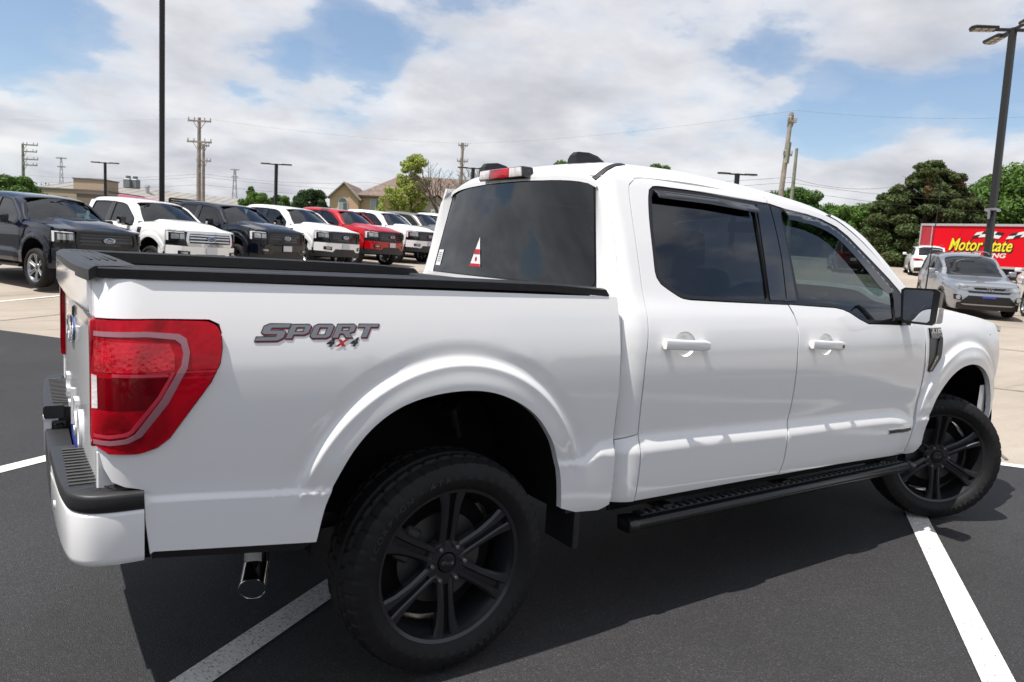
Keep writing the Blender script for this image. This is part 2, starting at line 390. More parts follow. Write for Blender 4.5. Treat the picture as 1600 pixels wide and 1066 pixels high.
CRH=pchip([(-1.2,.010),(.5,.010),(.66,.020),(.86,.026),(2.9,.024),(3.06,.012),(3.3,.008)])
RC=(-.02,.575); FC=(3.674,.560)
def flare(x,z):
    v=0
    for (cx,cz),ro in ((RC,.603),(FC,.60)):
        dx,dz=x-cx,z-cz
        rho=math.hypot(dx,dz)
        if cx>1 and dx>0: rho=math.hypot(dx*1.06,dz)
        if rho<.9:
            lo=ss(.70,.86,z) if cx<1 else ss(.60,.78,z)
            w=lo
            v+=w*(.0175*(1-ss(ro-.034,ro-.006,rho)) + .004*(1-ss(ro-.10,ro-.05,rho)) - .0045*ss(ro-.016,ro+.002,rho)*(1-ss(ro+.004,ro+.060,rho)))
            v+= .003*(1-lo)*(1-ss(.50,.56,rho))
            v-= .02*(1-ss(.478,.50,rho))*0
    return v
def Y(x,z):
    if x<.745: b=P_BED(z)
    elif x<3.0: b=P_CAB(z)
    elif x<3.3: 
        t=ss(3.0,3.3,x); b=P_CAB(z)*(1-t)+P_FEN(z)*t
    else: b=P_FEN(z)
    c=CRZ(x); w=CRW(x)
    b+=CRH(x)*ss(0,w,c-z)
    b+=flare(x,z)
    if x<-1.01:   # rear corner turns in
        d=min(-1.01-x,.1235); b-=.125-math.sqrt(max(.125**2-d*d,0))
    if .745<=x<.86: b-=.045*((.86-x)/.115)**2
    if x>3.72: b-=.30*((x-3.72)/.9)**2*.45+.10*max(0,(x-4.1)/.5)**3
    return b

# ------------------------------------------------------------------ pickup truck body surfaces (x forward from the rear axle, z up, right side at -y)
def side(x, z): return (x, -Y(x, z), z)
def side_off(o): return lambda x, z: (x, -Y(x, z)-o, z)
RSEAM = pchip([(.74, -.105), (.78, -.078), (.82, -.050), (.87, -.026), (.97, -.004), (1.05, .0), (1.33, .006), (1.60, -.002), (1.89, -.016), (2.11, -.034), (2.31, -.055), (2.49, -.084), (2.62, -.118), (2.75, -.17)])
RPROF = pchip([(0, 2.004), (.3, 1.999), (.5, 1.990), (.58, 1.981), (.62, 1.972), (.66, 1.955), (.69, 1.934), (.705, 1.922), (.722, 1.906)])
def roof(x, y): return (x, y, RPROF(abs(y)) + RSEAM(x-.12*ss(2.1, 2.65, x)*(1-(y/.72)**2)-.05*(y/.63)**2*(1-ss(.85, 1.05, x))))
def noseX(y): return 4.665 - .085*(abs(y)/.8)**2 - .42*max(0, (abs(y)-.68)/.25)**2.2
def nose(o=0.0):
    def f(y, z): return (noseX(y)+o-.10*max(0, z-.95)**1.3-.05*max(0, .8-z), y, z)
    return f
HEDGE = pchip([(3.05, 1.356), (3.2, 1.358), (3.48, 1.352), (3.71, 1.330), (3.9, 1.306), (4.1, 1.276), (4.3, 1.240), (4.5, 1.20), (4.66, 1.165)])
def hood(x, y):
    yy = min(abs(y)/.9, 1.0); dome = (1-ss(.42, .60, abs(y)))*.048*(1-ss(4.1, 4.6, x))
    z = HEDGE(x) + .075*(1-yy**2.4) + dome - .05*max(0, (x-4.45)/.2)**2
    return (x, y, z)
def wsh(y, t):
    """windshield: t 0 at the cowl, 1 at the header"""
    x0 = 3.36-.16*(y/.8)**2; x1 = 2.68-.10*(y/.65)**2; z0 = 1.375; z1 = 1.896-.055*(y/.65)**2
    return (x0+(x1-x0)*t, y*(1-.17*t), z0+(z1-z0)*t+.03*math.sin(math.pi*t))
def rearg(y, t):
    """rear glass: t 0 at the bottom, 1 at the top; y is a fraction -1..1 of the half width"""
    hw = .752*(1-t)+.628*t; xr = (.775-.05)*(1-t)+(.825-.045)*t
    return (xr+.05*y*y, y*hw, 1.418+(1.898-1.418)*t+.022*(1-y*y)*t)
TG = -1.115
# ------------------------------------------------------------------ wheels
def tyre_mesh():
    prof = [(.279, .098), (.287, .110), (.306, .127), (.330, .136), (.352, .132), (.371, .124), (.385, .118)]
    tread = []; n = 25
    for i in range(n):
        y = .112-.224*i/(n-1); r = .405-.018*(abs(y)/.112)**3.2; tread.append((r, y))
    allp = [(r, y, 0) for r, y in prof] + [(r, y, 1) for r, y in tread] + [(r, -y, 0) for r, y in prof[::-1]]
    S = 264; V = []; F = []
    for k in range(S):
        a = 2*math.pi*k/S
        for (r, y, t) in allp:
            ay = abs(y)
            if t:
                g = 0
                if .028 < ay < .040 or .066 < ay < .078: g = 1
                elif ay >= .078 and (k % 6) == (0 if y > 0 else 3): g = .6
                elif .040 <= ay <= .066 and (k+(2 if y > 0 else 0)) % 6 == 0: g = .8
                elif ay <= .028 and (k+1) % 6 == 0 and y > -.012: g = .6
                r = r-.009*g
            elif r > .355 and (k % 6) in ((0,) if y > 0 else (3,)): r -= .004; y *= .985
            elif .333 < r < .36 and (k//3) % 2: y *= 1.012
            V.append((r*math.cos(a), y, r*math.sin(a)))
    n = len(allp)
    for k in range(S):
        for i in range(n-1): F.append((k*n+i, k*n+i+1, ((k+1) % S)*n+i+1, ((k+1) % S)*n+i))
    return V, F
def make_wheel(root, loc, rz, letters=False):
    """outer face looks towards -y"""
    b = MB(); b.lathe([(.290, .10), (.280, .112), (.266, .100), (.254, .03), (.246, -.03), (.258, -.070), (.268, -.090), (.2745, -.1050), (.2870, -.1110), (.2910, -.107), (.287, -.096)], seg=72)
    wh = b.build('wheel', RIMM, root, angle=30); wh.location = loc; wh.rotation_euler.z = rz
    V, F = tyre_mesh(); ty = mesh_np('tyre', V, F, RUBBER, wh); ty.data.polygons.foreach_set('use_smooth', [True]*len(F)); ty.data.set_sharp_from_angle(angle=R(28))
    if letters:
        for word, a0 in (('SCORPION  ATR', 128), ('275/60R20', 300)):
            n = len(word)
            for i, ch in enumerate(word):
                if ch == ' ': continue
                me = text_mesh(ch, .034, ext=.0012, offset=.0006, shear=.15, res=2); me.materials.clear(); me.materials.append(LETTR); me.name = 'tyre_letter'
                a = R(a0-(i-n/2)*5.4)
                for vv in me.vertices:
                    x, y, z = vv.co; rr = .336+y*.8
                    ang = a - x/.332
                    vv.co = Vector((rr*math.cos(ang), -.1365-z-.0005+abs(rr-.334)*.12, rr*math.sin(ang)))
                link('tyre_letter', me, wh)
    # twelve arms in six pairs
    for k in range(6):
        b = MB(); a0 = R(90+60*k)
        for s in (-1, 1):
            def pt(r, t, y): return Vector((r*math.cos(a0)-t*math.sin(a0), y, r*math.sin(a0)+t*math.cos(a0)))
            st = [(.055, .010, .034, -.070, .040), (.10, .0085, .033, -.078, .038), (.16, .0085, .034, -.088, .036), (.222, .010, .042, -.095, .036), (.272, .014, .058, -.101, .03)]
            rings = []
            for (r, t0, t1, y, dep) in st:
                c = .0045
                q = [(t0, y+.006), (t0+c*1.2, y), (t1-c*2, y+.001), (t1, y+.010), (t1-.002, y+dep), (t0+.002, y+dep)]
                rings.append([b.bm.verts.new(pt(r, s*t, yy)) for t, yy in q])
            for A, B in zip(rings, rings[1:]):
                for i in range(6): b.bm.faces.new((A[i], A[(i+1) % 6], B[(i+1) % 6], B[i]))
            b.bm.faces.new(rings[0]); b.bm.faces.new(rings[-1])
        # web between the arms, set back
        q = [pt(.05, -.012, -.052), pt(.270, -.016, -.072), pt(.270, .016, -.072), pt(.05, .012, -.052)]; b.bm.faces.new([b.bm.verts.new(p) for p in q])
        b.build('spoke', RIMM, wh, angle=25)
    b = MB(); b.lathe([(.0, -.030), (.088, -.030), (.088, -.060), (.083, -.068), (.040, -.071), (.037, -.066)], seg=48); b.build('hub_disc', RIMM, wh, angle=30)
    b = MB(); b.lathe([(0, -.0765), (.026, -.0762), (.0335, -.074), (.036, -.069), (.036, -.06)], seg=40); cp = b.build('centre_cap', SATIN, wh, angle=30)
    ov = MB(); ov.lathe([(.0225, -.0775), (.0235, -.0785), (.0245, -.0775)], seg=32); o = ov.build('badge_ring', STEEL, wh); o.scale = (1, 1, .45); o.location = (0, .0, 0)
    place_text('badge_script', 'Ford', .020, STEEL, wh, lambda u, v_, d: (u, -.0768-d, v_), ext=.0006, shear=.35)
    for k in range(6):
        a = R(30+60*k+60*.5*0+60*0)+R(30); cx, cz = .0675*math.cos(a), .0675*math.sin(a)
        b = MB(); b.lathe([(.0, -.089), (.007, -.0885), (.0095, -.085), (.0105, -.066)], seg=10, org=(cx, 0, cz)); b.build('lug_nut', STEEL, wh, angle=40)
    b = MB(); b.lathe([(.02, -.012), (.172, -.012), (.172, .012), (.02, .012)], seg=48); b.box((-.14, .0, .075), (.07, .06, .13), Matrix.Rotation(R(28), 3, 'Y'), .01)
    b.build('brake_disc', pbsdf('cast_iron', (.10, .10, .10), .45, .8), wh, angle=30)
    b = MB(); b.lathe([(.0, .02), (.235, .02), (.25, .09)], seg=32); b.build('brake_shield', DARK, wh)
    return wh
# ------------------------------------------------------------------ outlines on the side of the body, (x, z) in metres
BED_TOP = [(-1.113, 1.413), (-.962, 1.411), (-.707, 1.407), (.367, 1.394), (.725, 1.391)]
BED_FRONT = catmull([(.735, 1.386), (.730, 1.284), (.726, 1.178), (.727, 1.022), (.722, .836)], .03) + [(.722, .80)] + [(.72, .714), (.717, .592), (.712, .543)]
ARCH = [(-.515, .598), (-.487, .715), (-.448, .808), (-.402, .889), (-.334, .963), (-.246, 1.018), (-.130, 1.050), (-.0, 1.059), (.113, 1.045), (.220, 1.004), (.309, .945), (.376, .868), (.423, .787), (.452, .695), (.467, .574)]
BED_REAR = [(-1.119, .983), (-1.098, .893), (-1.080, .857), (-1.050, .843), (-1.012, .834), (-1.003, .805), (-1.001, .742), (-.990, .646)]
LAMP = [(-1.125, 1.298), (-.964, 1.301), (-.835, 1.298), (-.812, 1.285), (-.804, 1.262), (-.803, 1.225), (-.810, 1.180), (-.835, 1.128), (-.890, 1.051), (-.943, .975), (-.975, .950), (-1.015, .938), (-1.087, .938), (-1.125, .962)]
SEAM = catmull([(1.889, 1.902), (1.899, 1.797), (1.890, 1.634), (1.852, 1.45), (1.845, 1.381), (1.874, 1.323), (1.894, 1.267), (1.897, 1.108), (1.892, .872), (1.872, .78), (1.857, .695), (1.846, .595), (1.822, .527)], .03)
RD_REAR = catmull([(.852, .533), (.860, .707), (.861, .776), (.859, .827), (.857, .95), (.860, 1.06), (.866, 1.14), (.876, 1.24), (.880, 1.32), (.880, 1.431), (.897, 1.60), (.912, 1.75), (.922, 1.836), (.934, 1.870), (.973, 1.899), (1.048, 1.913)], .03)
RD_TOP = [(1.048, 1.913), (1.331, 1.922), (1.599, 1.914), (1.889, 1.902)]
RW_TOP = [(1.886, 1.869), (1.414, 1.879), (1.12, 1.877)]
RW_REAR = catmull([(1.12, 1.877), (1.078, 1.872), (1.052, 1.855), (1.039, 1.825), (1.020, 1.75), (.998, 1.62), (.979, 1.50), (.981, 1.475), (.998, 1.450), (1.082, 1.404), (1.120, 1.391), (1.17, 1.386)], .02)
RW_BOT = [(1.17, 1.386), (1.461, 1.379), (1.845, 1.372)]
RG = [(1.770, 1.838), (1.45, 1.852), (1.10, 1.855), (1.062, 1.835), (1.026, 1.683), (.997, 1.500), (1.004, 1.468), (1.094, 1.418), (1.169, 1.401), (1.715, 1.387)]
FW = [(1.893, 1.869), (2.017, 1.851), (2.200, 1.838), (2.320, 1.822), (2.449, 1.788), (2.540, 1.742), (2.625, 1.680), (2.833, 1.522), (2.915, 1.452), (2.955, 1.369), (2.965, 1.268), (2.52, 1.278)]
FW_L = [(2.52, 1.278), (2.44, 1.303), (2.355, 1.338), (2.30, 1.353), (2.239, 1.361), (1.850, 1.372)]
FG = [(1.985, 1.843), (2.17, 1.824), (2.33, 1.797), (2.43, 1.762), (2.61, 1.648), (2.822, 1.478), (2.842, 1.43), (2.800, 1.290), (2.50, 1.298), (2.367, 1.346), (2.236, 1.379), (1.955, 1.384)]
FD_TOP = catmull([(1.896, 1.902), (2.108, 1.886), (2.308, 1.862), (2.42, 1.842), (2.51, 1.812), (2.655, 1.735), (2.821, 1.612), (2.994, 1.474), (3.10, 1.372)], .03)
FD_FRONT = catmull([(3.125, 1.30), (3.132, 1.20), (3.130, 1.133), (3.130, .95), (3.125, .843), (3.100, .717), (3.080, .65), (3.045, .55), (3.034, .500)], .03)
def _fx(p): return (p[0]+(.016+.008*(p[0]-.9))*math.exp(-((p[1]-1.43)/.2)**2), p[1])
SEAM, RD_REAR, RW_REAR, RW_BOT, RG, FW, FW_L, FG, FD_TOP, FD_FRONT = [[_fx(p) if p[1] > 1.15 else p for p in q] for q in (SEAM, RD_REAR, RW_REAR, RW_BOT, RG, FW, FW_L, FG, FD_TOP, FD_FRONT)]
ARCH = catmull(ARCH, .02)
def fan(cx, cz, rs, a0=-25, a1=205, st=2): return [(cx+r*math.cos(R(a+(i%2))), cz+r*math.sin(R(a+(i%2)))) for i, r in enumerate(rs) for a in range(a0, a1, st)]
def crease_pts(x0, x1, step=.02):
    out = []; x = x0
    while x < x1:
        for k in (-.15, .1, .3, .55, .8, 1.05): out.append((x, CRZ(x)-CRW(x)*k))
        x += step
    return out
FARCH = [(3.674+.460*math.cos(R(a)), .560+.460*math.sin(R(a))) for a in range(192, -14, -6)]
def gapped(poly, g=.005):
    """pull a closed outline in by g so neighbouring panels leave a real shut line"""
    P = np.array(poly, float); keep = [0]
    for i in range(1, len(P)):
        if np.hypot(*(P[i]-P[keep[-1]])) > 1e-4: keep.append(i)
    if np.hypot(*(P[keep[-1]]-P[keep[0]])) < 1e-4: keep.pop()
    P = P[keep]; n = len(P); ar = .5*np.sum(P[:, 0]*np.roll(P[:, 1], -1)-np.roll(P[:, 0], -1)*P[:, 1]); s = 1 if ar > 0 else -1; out = []
    for i in range(n):
        a, b, c = P[i-1], P[i], P[(i+1) % n]; t = (b-a)/np.linalg.norm(b-a)+(c-b)/np.linalg.norm(c-b); L_ = np.linalg.norm(t)
        if L_ < 1e-6: out.append(tuple(b)); continue
        t /= L_; out.append(tuple(b+s*g*np.array([-t[1], t[0]])))
    return out
def make_truck():
    root = empty('pickup_truck')
    tag(root, 'large white crew cab pickup with black wheels filling the foreground of the lot', 'pickup truck')
    P = root
    # ---- cargo bed side with the pocket for the tail lamp
    LP = rounded(LAMP, .012, 2)
    outer = BED_TOP + BED_FRONT + [(.690, .533), (.66, .524), (.546, .531), (.467, .560)] + ARCH[::-1][1:] + [(-.515, .598), (-.56, .602), (-.981, .652)] + BED_REAR[::-1] + LAMP[::-1][0:1] + LP_path()
    bs = panel('bed_side', outer, side, WHITE, P, h=.032, lip=.03, extra=fan(*RC, [.49+.011*k for k in range(17)])+crease_pts(-.98, -.53)+crease_pts(.47, .71), mirror=True)
    # tail lamps
    tailr = lambda o: (lambda x, z: (x, -Y(x, z)-o, z))
    for nm, poly, mt, o, lp in (
        ('tail_lamp', LP, LRED, .010, .05),):
        lamp = panel(nm, poly, tailr(o), mt, P, h=.02, lip=lp, mirror=False); lamps = [lamp]
    inner = [(-1.121, 1.253), (-.935, 1.247), (-.922, 1.238), (-.915, 1.212), (-.920, 1.180), (-.965, 1.088), (-1.035, .994), (-1.086, .981), (-1.121, .984)]
    cg = [(-1.122, 1.268), (-.996, 1.271), (-.915, 1.264), (-.897, 1.252), (-.889, 1.215), (-.896, 1.171), (-.946, 1.074), (-1.012, .986), (-1.045, .969), (-1.086, .962), (-1.121, .962), (-1.121, .973), (-1.086, .974), (-1.050, .981), (-1.028, .994), (-.963, 1.085), (-.912, 1.177), (-.906, 1.212), (-.912, 1.237), (-.926, 1.249), (-.996, 1.257), (-1.122, 1.255)]
    panel('light_guide', cg, tailr(.0125), LPINK, lamp, h=.015, lip=.005)
    panel('light_guide', [(-1.086, .981), (-1.045, .989), (-1.032, .998), (-.962, 1.092), (-.929, 1.158), (-.937, 1.158), (-.972, 1.094), (-1.040, 1.004), (-1.05, .998), (-1.086, .990), (-1.12, .99), (-1.12, .981)], tailr(.0120), LPINK2, lamp, h=.015, lip=.005)
    panel('lens_segment', [(-1.118, 1.244), (-.940, 1.238), (-.928, 1.205), (-.929, 1.164), (-1.118, 1.160)], tailr(.0112), LRED3, lamp, h=.02, lip=.004)
    panel('lens_segment', [(-1.118, 1.146), (-.936, 1.146), (-.970, 1.084), (-.988, 1.060), (-1.118, 1.060)], tailr(.0112), LRED2, lamp, h=.02, lip=.004)
    panel('lens_segment', [(-1.118, 1.056), (-.992, 1.056), (-1.040, .998), (-1.118, .992)], tailr(.0112), LRED, lamp, h=.02, lip=.004)
    panel('light_guide', [(-1.08, 1.158), (-.945, 1.155), (-.945, 1.149), (-1.08, 1.149)], tailr(.0122), LPINK2, lamp, h=.03, lip=.004)
    panel('reflector', [(-1.124, 1.152), (-1.113, 1.150), (-1.112, 1.062), (-1.124, 1.060)], tailr(.0125), CLEARW, lamp, h=.03, lip=.004)
    def rl(y, z): return (TG-.012-.03*(.965-abs(y))*0, y, z)
    # rear faces of the lamps, on both sides, beside the tailgate
    for sgn in (1, -1):
        b = MB(); b.prism([(sgn*.889, 1.298), (sgn*.915, 1.298), (sgn*.925, 1.24), (sgn*.925, 1.0), (sgn*.91, .95), (sgn*.889, .94)], 'x', TG-.010, TG+.03, .006, 2)
        q = b.build('tail_lamp_face', LRED, lamp, angle=40)
        b = MB(); b.prism([(sgn*.880, 1.413), (sgn*.880, 1.413-.001), (sgn*.898, 1.302), (sgn*.880, 1.302)], 'x', TG-.002, TG+.05, .004); b.prism([(sgn*.888, .935), (sgn*.925, .935), (sgn*.925, .66), (sgn*.888, .66)], 'x', TG+.002, TG+.05, .004)
        b.build('bed_corner', WHITE, P, angle=40)
    tl2 = lamp.data.copy(); 
    for vv in tl2.vertices: vv.co.y *= -1
    tl2.flip_normals(); l2 = link('tail_lamp', tl2, P)
    # tailgate: face, upper lip, cap, letters
    def tg(y, z):
        yy = abs(y)/.9; x = TG-.004+.016*yy**4
        x -= .036*ss(1.285, 1.325, z)*(1-.35*yy**3) + .004*math.exp(-((z-1.0)/.05)**2)*0 - .012*ss(.80, .70, z)
        return (x, y, z)
    panel('tailgate', [(-.885, .66), (.885, .66), (.885, 1.28), (.872, 1.412), (-.872, 1.412), (-.885, 1.28)], tg, WHITE, P, h=.03, lip=.03, lipv=(1, 0, 0), out=(-1, 0, 0), extra=[(y*.03, 1.28+k*.008) for y in range(-29, 30) for k in range(8)])
    tgo = MB(); tgo.box((TG+.055, 0, 1.03), (.06, 1.76, .74), bev=.01); tgo.build('tailgate_inner', PLASTIC, P)
    place_text('raised_letters', 'F-150', .20, WHITE, P, lambda u, v_, d: (tg(-u, v_+.86)[0]-.004-d, -u, v_+.86), ext=.004, spacing=1.5, sx=1.35)
    b = MB(); b.lathe([(0, .012), (.105, .010), (.118, .006), (.125, .0), (.118, -.004)], ax='x', seg=48); o = b.build('oval_badge', pbsdf('badge_blue', (.010, .03, .16), .2, coat=1), P, angle=30); o.location = (TG-.006, 0, 1.17); o.scale = (-1, 1, .40)
    b = MB(); b.tube([(0, .120*math.cos(a), .120*math.sin(a)) for a in np.linspace(0, 2*math.pi, 49)], .005, 6, False); o2 = b.build('badge_ring', CHROME, o, angle=60); o2.location.x = .007
    place_text('badge_script', 'Ford', .13, CHROME, P, lambda u, v_, d: (TG-.019-d, -u, 1.168+v_*.8), ext=.001, shear=.35)
    b = MB(); b.box((TG-.002, 0, 1.245), (.02, .24, .045), bev=.008); b.build('tailgate_handle', GLOSS, P)
    # black cap on the tailgate and the bed rails
    def cap(y, t):   # t 0 front inner edge .. 1 outer rear edge
        yy = min(1, abs(y)/.93); xo = TG-.038+.030*yy**4; x = -1.000+(xo+1.000)*t
        return (x, y, 1.442+.006*(1-yy)-.004*math.cos(t*math.pi*2)*.3 - .010*max(0, t-.9)/.1)
    panel('tailgate_cap', [(-.905, 0), (.905, 0), (.905, 1), (-.905, 1)], lambda y, t: cap(y, t), PLASTIC, P, h=.06, lip=.03, lipv=(0, 0, -1), out=(0, 0, 1))
    for s in range(4):
        b = MB(); xx = -1.030-.022*s; b.box((xx, 0, 1.4475), (.006, 1.15, .004), bev=.0015); b.build('cap_rib', PLASTIC, P)
    RAILZ = pchip([(-1.12, 1.440), (-.6, 1.440), (.0, 1.438), (.4, 1.434), (.68, 1.421)])
    for sgn in (-1, 1):
        st = [-1.105, -1.0, -.8, -.5, -.2, .1, .4, .60, .672]; V = []; F = []
        prof = [(0, -.030), (.003, -.004), (-.010, .0), (-.034, .0015), (-.052, .0), (-.060, .0035), (-.078, .0035), (-.086, 0), (-.104, 0), (-.112, .0035), (-.130, .0035), (-.138, 0), (-.150, -.002), (-.153, -.05)]
        for x in st:
            w_ = .929+.003*(1 if x > -1.05 else -6)
            for (dy, dz) in prof: V.append((x, sgn*(w_+.003+dy), RAILZ(x)+dz))
        # sloped front end
        for (dy, dz) in prof: V.append((.695, sgn*(.929+dy), min(RAILZ(.68)+dz, 1.396)))
        n = len(prof)
        for i in range(len(st)):
            for j in range(n-1):
                f = (i*n+j, (i+1)*n+j, (i+1)*n+j+1, i*n+j+1); F.append(f if sgn < 0 else f[::-1])
        o = mesh_np('bed_rail_cap', V, F, PLASTIC, P); o.data.polygons.foreach_set('use_smooth', [True]*len(F)); o.data.set_sharp_from_angle(angle=R(30))
    b = MB()
    for sgn in (-1, 1): b.box((-.05, sgn*.82, 1.26), (1.14, .06, .28)); b.box((-.85, sgn*.82, 1.16), (.46, .06, .49)); b.box((.59, sgn*.82, 1.16), (.14, .06, .49)); b.box((-.02, sgn*.66, 1.16), (.92, .30, .12), bev=.04)
    b.box((.66, 0, 1.15), (.05, 1.62, .44)); b.box((-.19, 0, .925), (1.80, 1.00, .03)); b.box((-.85, 0, .925), (.46, 1.6, .032)); b.build('bed_liner', grain(pbsdf('liner_black', (.010, .010, .011), .65), 60, .3, .3, 3, 300, .001), P)
    b = MB(); b.box((.655, 0, 1.382), (.09, 1.50, .03), bev=.01); b.build('bulkhead_cap', PLASTIC, P)
    # ---- cab: pillars, doors, fender
    cab_rear = [(.758, .80), (.757, 1.02), (.760, 1.17), (.768, 1.30), (.790, 1.42), (.80, 1.55), (.805, 1.75), (.81, 1.90)]
    cp = [(.745, .533), (.742, .60), (.748, .70), (.758, .80)] + cab_rear[1:] + [(.97, 1.90)] + RD_REAR[::-1][1:]
    def cs(x, z):
        y = Y(max(x, .7451), z); 
        if x < .86 and z > 1.36: y -= .03*((.86-x)/.06)**2*ss(1.36, 1.5, z)*.35
        return (x, -y, z)
    lo_part = [(.742, .533), (.740, .60), (.745, .70), (.757, .797)] + [(.861, .820), (.861, .776), (.860, .707), (.852, .533)]
    panel('cab_rocker_end', gapped(lo_part, .0015), cs, WHITE, P, h=.02, lip=.02, mirror=True)
    up_part = cab_rear[:1] + cab_rear[1:] + [(.90, 1.908), (.975, 1.9)] + [p for p in RD_REAR[::-1] if p[1] > .825 and p[0] < .965] + [(.860, .822)]
    panel('cab_corner', gapped(up_part, .0015), cs, WHITE, P, h=.02, lip=.02, mirror=True)
    # rounded corner between the cab side and the rear glass
    V = []; F = []; zs = np.linspace(.80, 1.905, 30); nb = 9
    for z in zs:
        t = (z-1.418)/(1.898-1.418); tt = max(0, min(1, t)); gx, gy, _ = rearg(1.0, tt); zc_ = z
        xr = np.interp(z, [q[1] for q in cab_rear], [q[0] for q in cab_rear]); sy = -cs(xr, z)[1]; 
        p0 = np.array([xr, sy]); p2 = np.array([gx, gy+.004]); p1 = np.array([xr-.034, sy-.020])
        for k in range(nb):
            u_ = k/(nb-1); q = (1-u_)**2*p0+2*u_*(1-u_)*p1+u_*u_*p2; V.append((q[0], -q[1], zc_ if zc_ < 1.8 else min(zc_, roof(max(q[0], .828), min(q[1], .716))[2]-.001)))
    for i in range(len(zs)-1):
        for k in range(nb-1): F.append((i*nb+k, i*nb+k+1, (i+1)*nb+k+1, (i+1)*nb+k))
    for sg in (1, -1):
        VV = [(x, y*sg, z) for x, y, z in V]; FF = [f[::-1] if sg > 0 else f for f in F]
        mesh_np('cab_rear_corner', VV, FF, WHITE, P, smooth=True)
    DW = gapped
    rd = RD_REAR + RD_TOP[1:] + RW_TOP + RW_REAR[1:] + RW_BOT[1:] + [p for p in SEAM if p[1] < 1.368] 
    rd = DW(rd + [(1.30, .529)])
    cupp = lambda x0, z0: [(x0+.01+.062*math.cos(a)*(1+.10*math.sin(a)), z0-.002+.054*math.sin(a)) for a in np.linspace(0, 2*math.pi, 33)[:-1]]
    rdoor = panel('rear_door', rd, side, WHITE, P, holes=[cupp(1.093, 1.198)], h=.032, lip=.022, extra=crease_pts(.87, 1.88), mirror=True)
    fdp = [(1.893, 1.869)] + FD_TOP + FD_FRONT + [(2.35, .519)] + SEAM[::-1]
    fdp = [p for p in fdp]
    fd = FD_TOP + FD_FRONT + [(2.35, .519)] + [p for p in SEAM[::-1] if p[1] < 1.368] + FW_L[::-1] + FW[::-1][1:]
    fd = DW(fd)
    fdoor = panel('front_door', fd, side, WHITE, P, holes=[cupp(2.120, 1.177)], h=.032, lip=.022, extra=crease_pts(1.9, 3.09), mirror=True)
    # black window surrounds (set back), glass (deeper), rain visors (proud)
    seam_top = [p for p in SEAM if p[1] >= 1.366]
    rwo = RW_TOP[::-1] + seam_top[0:] + RW_BOT[::-1][1:] + RW_REAR[::-1][1:]
    rwo = [p for p in (RW_REAR + RW_BOT[1:] + seam_top[::-1] + RW_TOP[:1] + RW_TOP[1:2])]
    RGr = rounded(RG, .03, 3); FGr = rounded(FG, .02, 3)
    panel('window_surround', gapped(rwo, .001), side_off(-.004), SATIN, P, holes=[RGr], h=.04, lip=.02, mirror=True)
    fwo = [p for p in seam_top] ; fwo = FW + FW_L[1:] + seam_top[::-1]
    panel('window_surround', gapped(fwo, .001), side_off(-.004), SATIN, P, holes=[FGr], h=.04, lip=.02, mirror=True)
    panel('b_pillar_trim', gapped([(1.79, 1.862), (1.889, 1.866)] + [p for p in seam_top if 1.38 < p[1] < 1.86] + [(1.845, 1.385), (1.735, 1.387)], .004), side_off(.001), GLOSS, P, h=.05, lip=.01, mirror=True)
    panel('b_pillar_trim', gapped([(1.905, 1.864), (1.975, 1.852), (1.948, 1.384), (1.858, 1.385)] + [p for p in seam_top[::-1] if 1.385 < p[1] < 1.85], .004), side_off(.001), GLOSS, P, h=.05, lip=.01, mirror=True)
    panel('window', RGr, side_off(-.016), G_REAR, rdoor, h=.05, lip=0, mirror=True)
    panel('window', FGr, side_off(-.016), G_FRONT, fdoor, h=.05, lip=0, mirror=True)
    vz = lambda base: (lambda x, z: (x, -Y(x, z)-.020+.024*ss(base(x)-.012, base(x)+.012, z), z))
    vr = [(1.078, 1.862), (1.42, 1.866), (1.772, 1.853), (1.779, 1.812), (1.42, 1.826), (1.082, 1.826)]
    VT = pchip([(1.05, 1.850), (1.42, 1.853), (1.79, 1.842), (2.0, 1.838), (2.2, 1.822), (2.35, 1.798), (2.45, 1.762), (2.62, 1.652), (2.84, 1.48)])
    o = panel('rain_visor', vr, vz(lambda x: VT(x)), GLOSS, P, h=.02, lip=.004, mirror=True)
    vf = [(2.012, 1.852), (2.18, 1.836), (2.33, 1.812), (2.445, 1.773), (2.63, 1.664), (2.832, 1.505), (2.846, 1.455), (2.80, 1.443), (2.715, 1.474), (2.60, 1.578), (2.48, 1.676), (2.36, 1.745), (2.20, 1.783), (2.004, 1.800)]
    o = panel('rain_visor', catmull(vf[:6], .03)+catmull(vf[6:], .03), vz(lambda x: VT(x)), GLOSS, P, h=.02, lip=.004, mirror=True)
    # front fender with the wheel opening
    fen_top = [(x, HEDGE(x)-.002) for x in (3.10, 3.2, 3.35, 3.5, 3.7, 3.9, 4.05, 4.16)]
    fen = FD_FRONT[::-1][:0] + [(3.145, 1.30)] + fen_top[1:] + [(4.19, 1.21), (4.20, 1.00), (4.165, .80), (4.150, .64), (4.125, .60)] + [p for p in FARCH[::-1] if p[1] > .60] + [(3.215, .545), (3.20, .515), (3.17, .496), (3.12, .492), (3.048, .500)] + [(3.059, .55), (3.094, .65), (3.114, .717), (3.139, .843), (3.144, .95), (3.144, 1.133), (3.146, 1.20)]
    fender = panel('front_fender', fen, side, WHITE, P, h=.032, lip=.03, extra=fan(*FC, [.464+.011*k for k in range(17)])+crease_pts(3.06, 3.2), mirror=True)
    panel('fender_vent', [(3.186, 1.246), (3.327, 1.246), (3.325, 1.182), (3.293, 1.067), (3.205, .984), (3.176, .995), (3.178, 1.128)], side_off(.004), SATIN, P, h=.03, lip=.02, mirror=True)
    panel('vent_fin', [(3.30, 1.20), (3.322, 1.19), (3.290, 1.072), (3.208, .992), (3.192, 1.0), (3.26, 1.085)], side_off(.016), PLASTIC, P, h=.03, lip=.02, mirror=True)
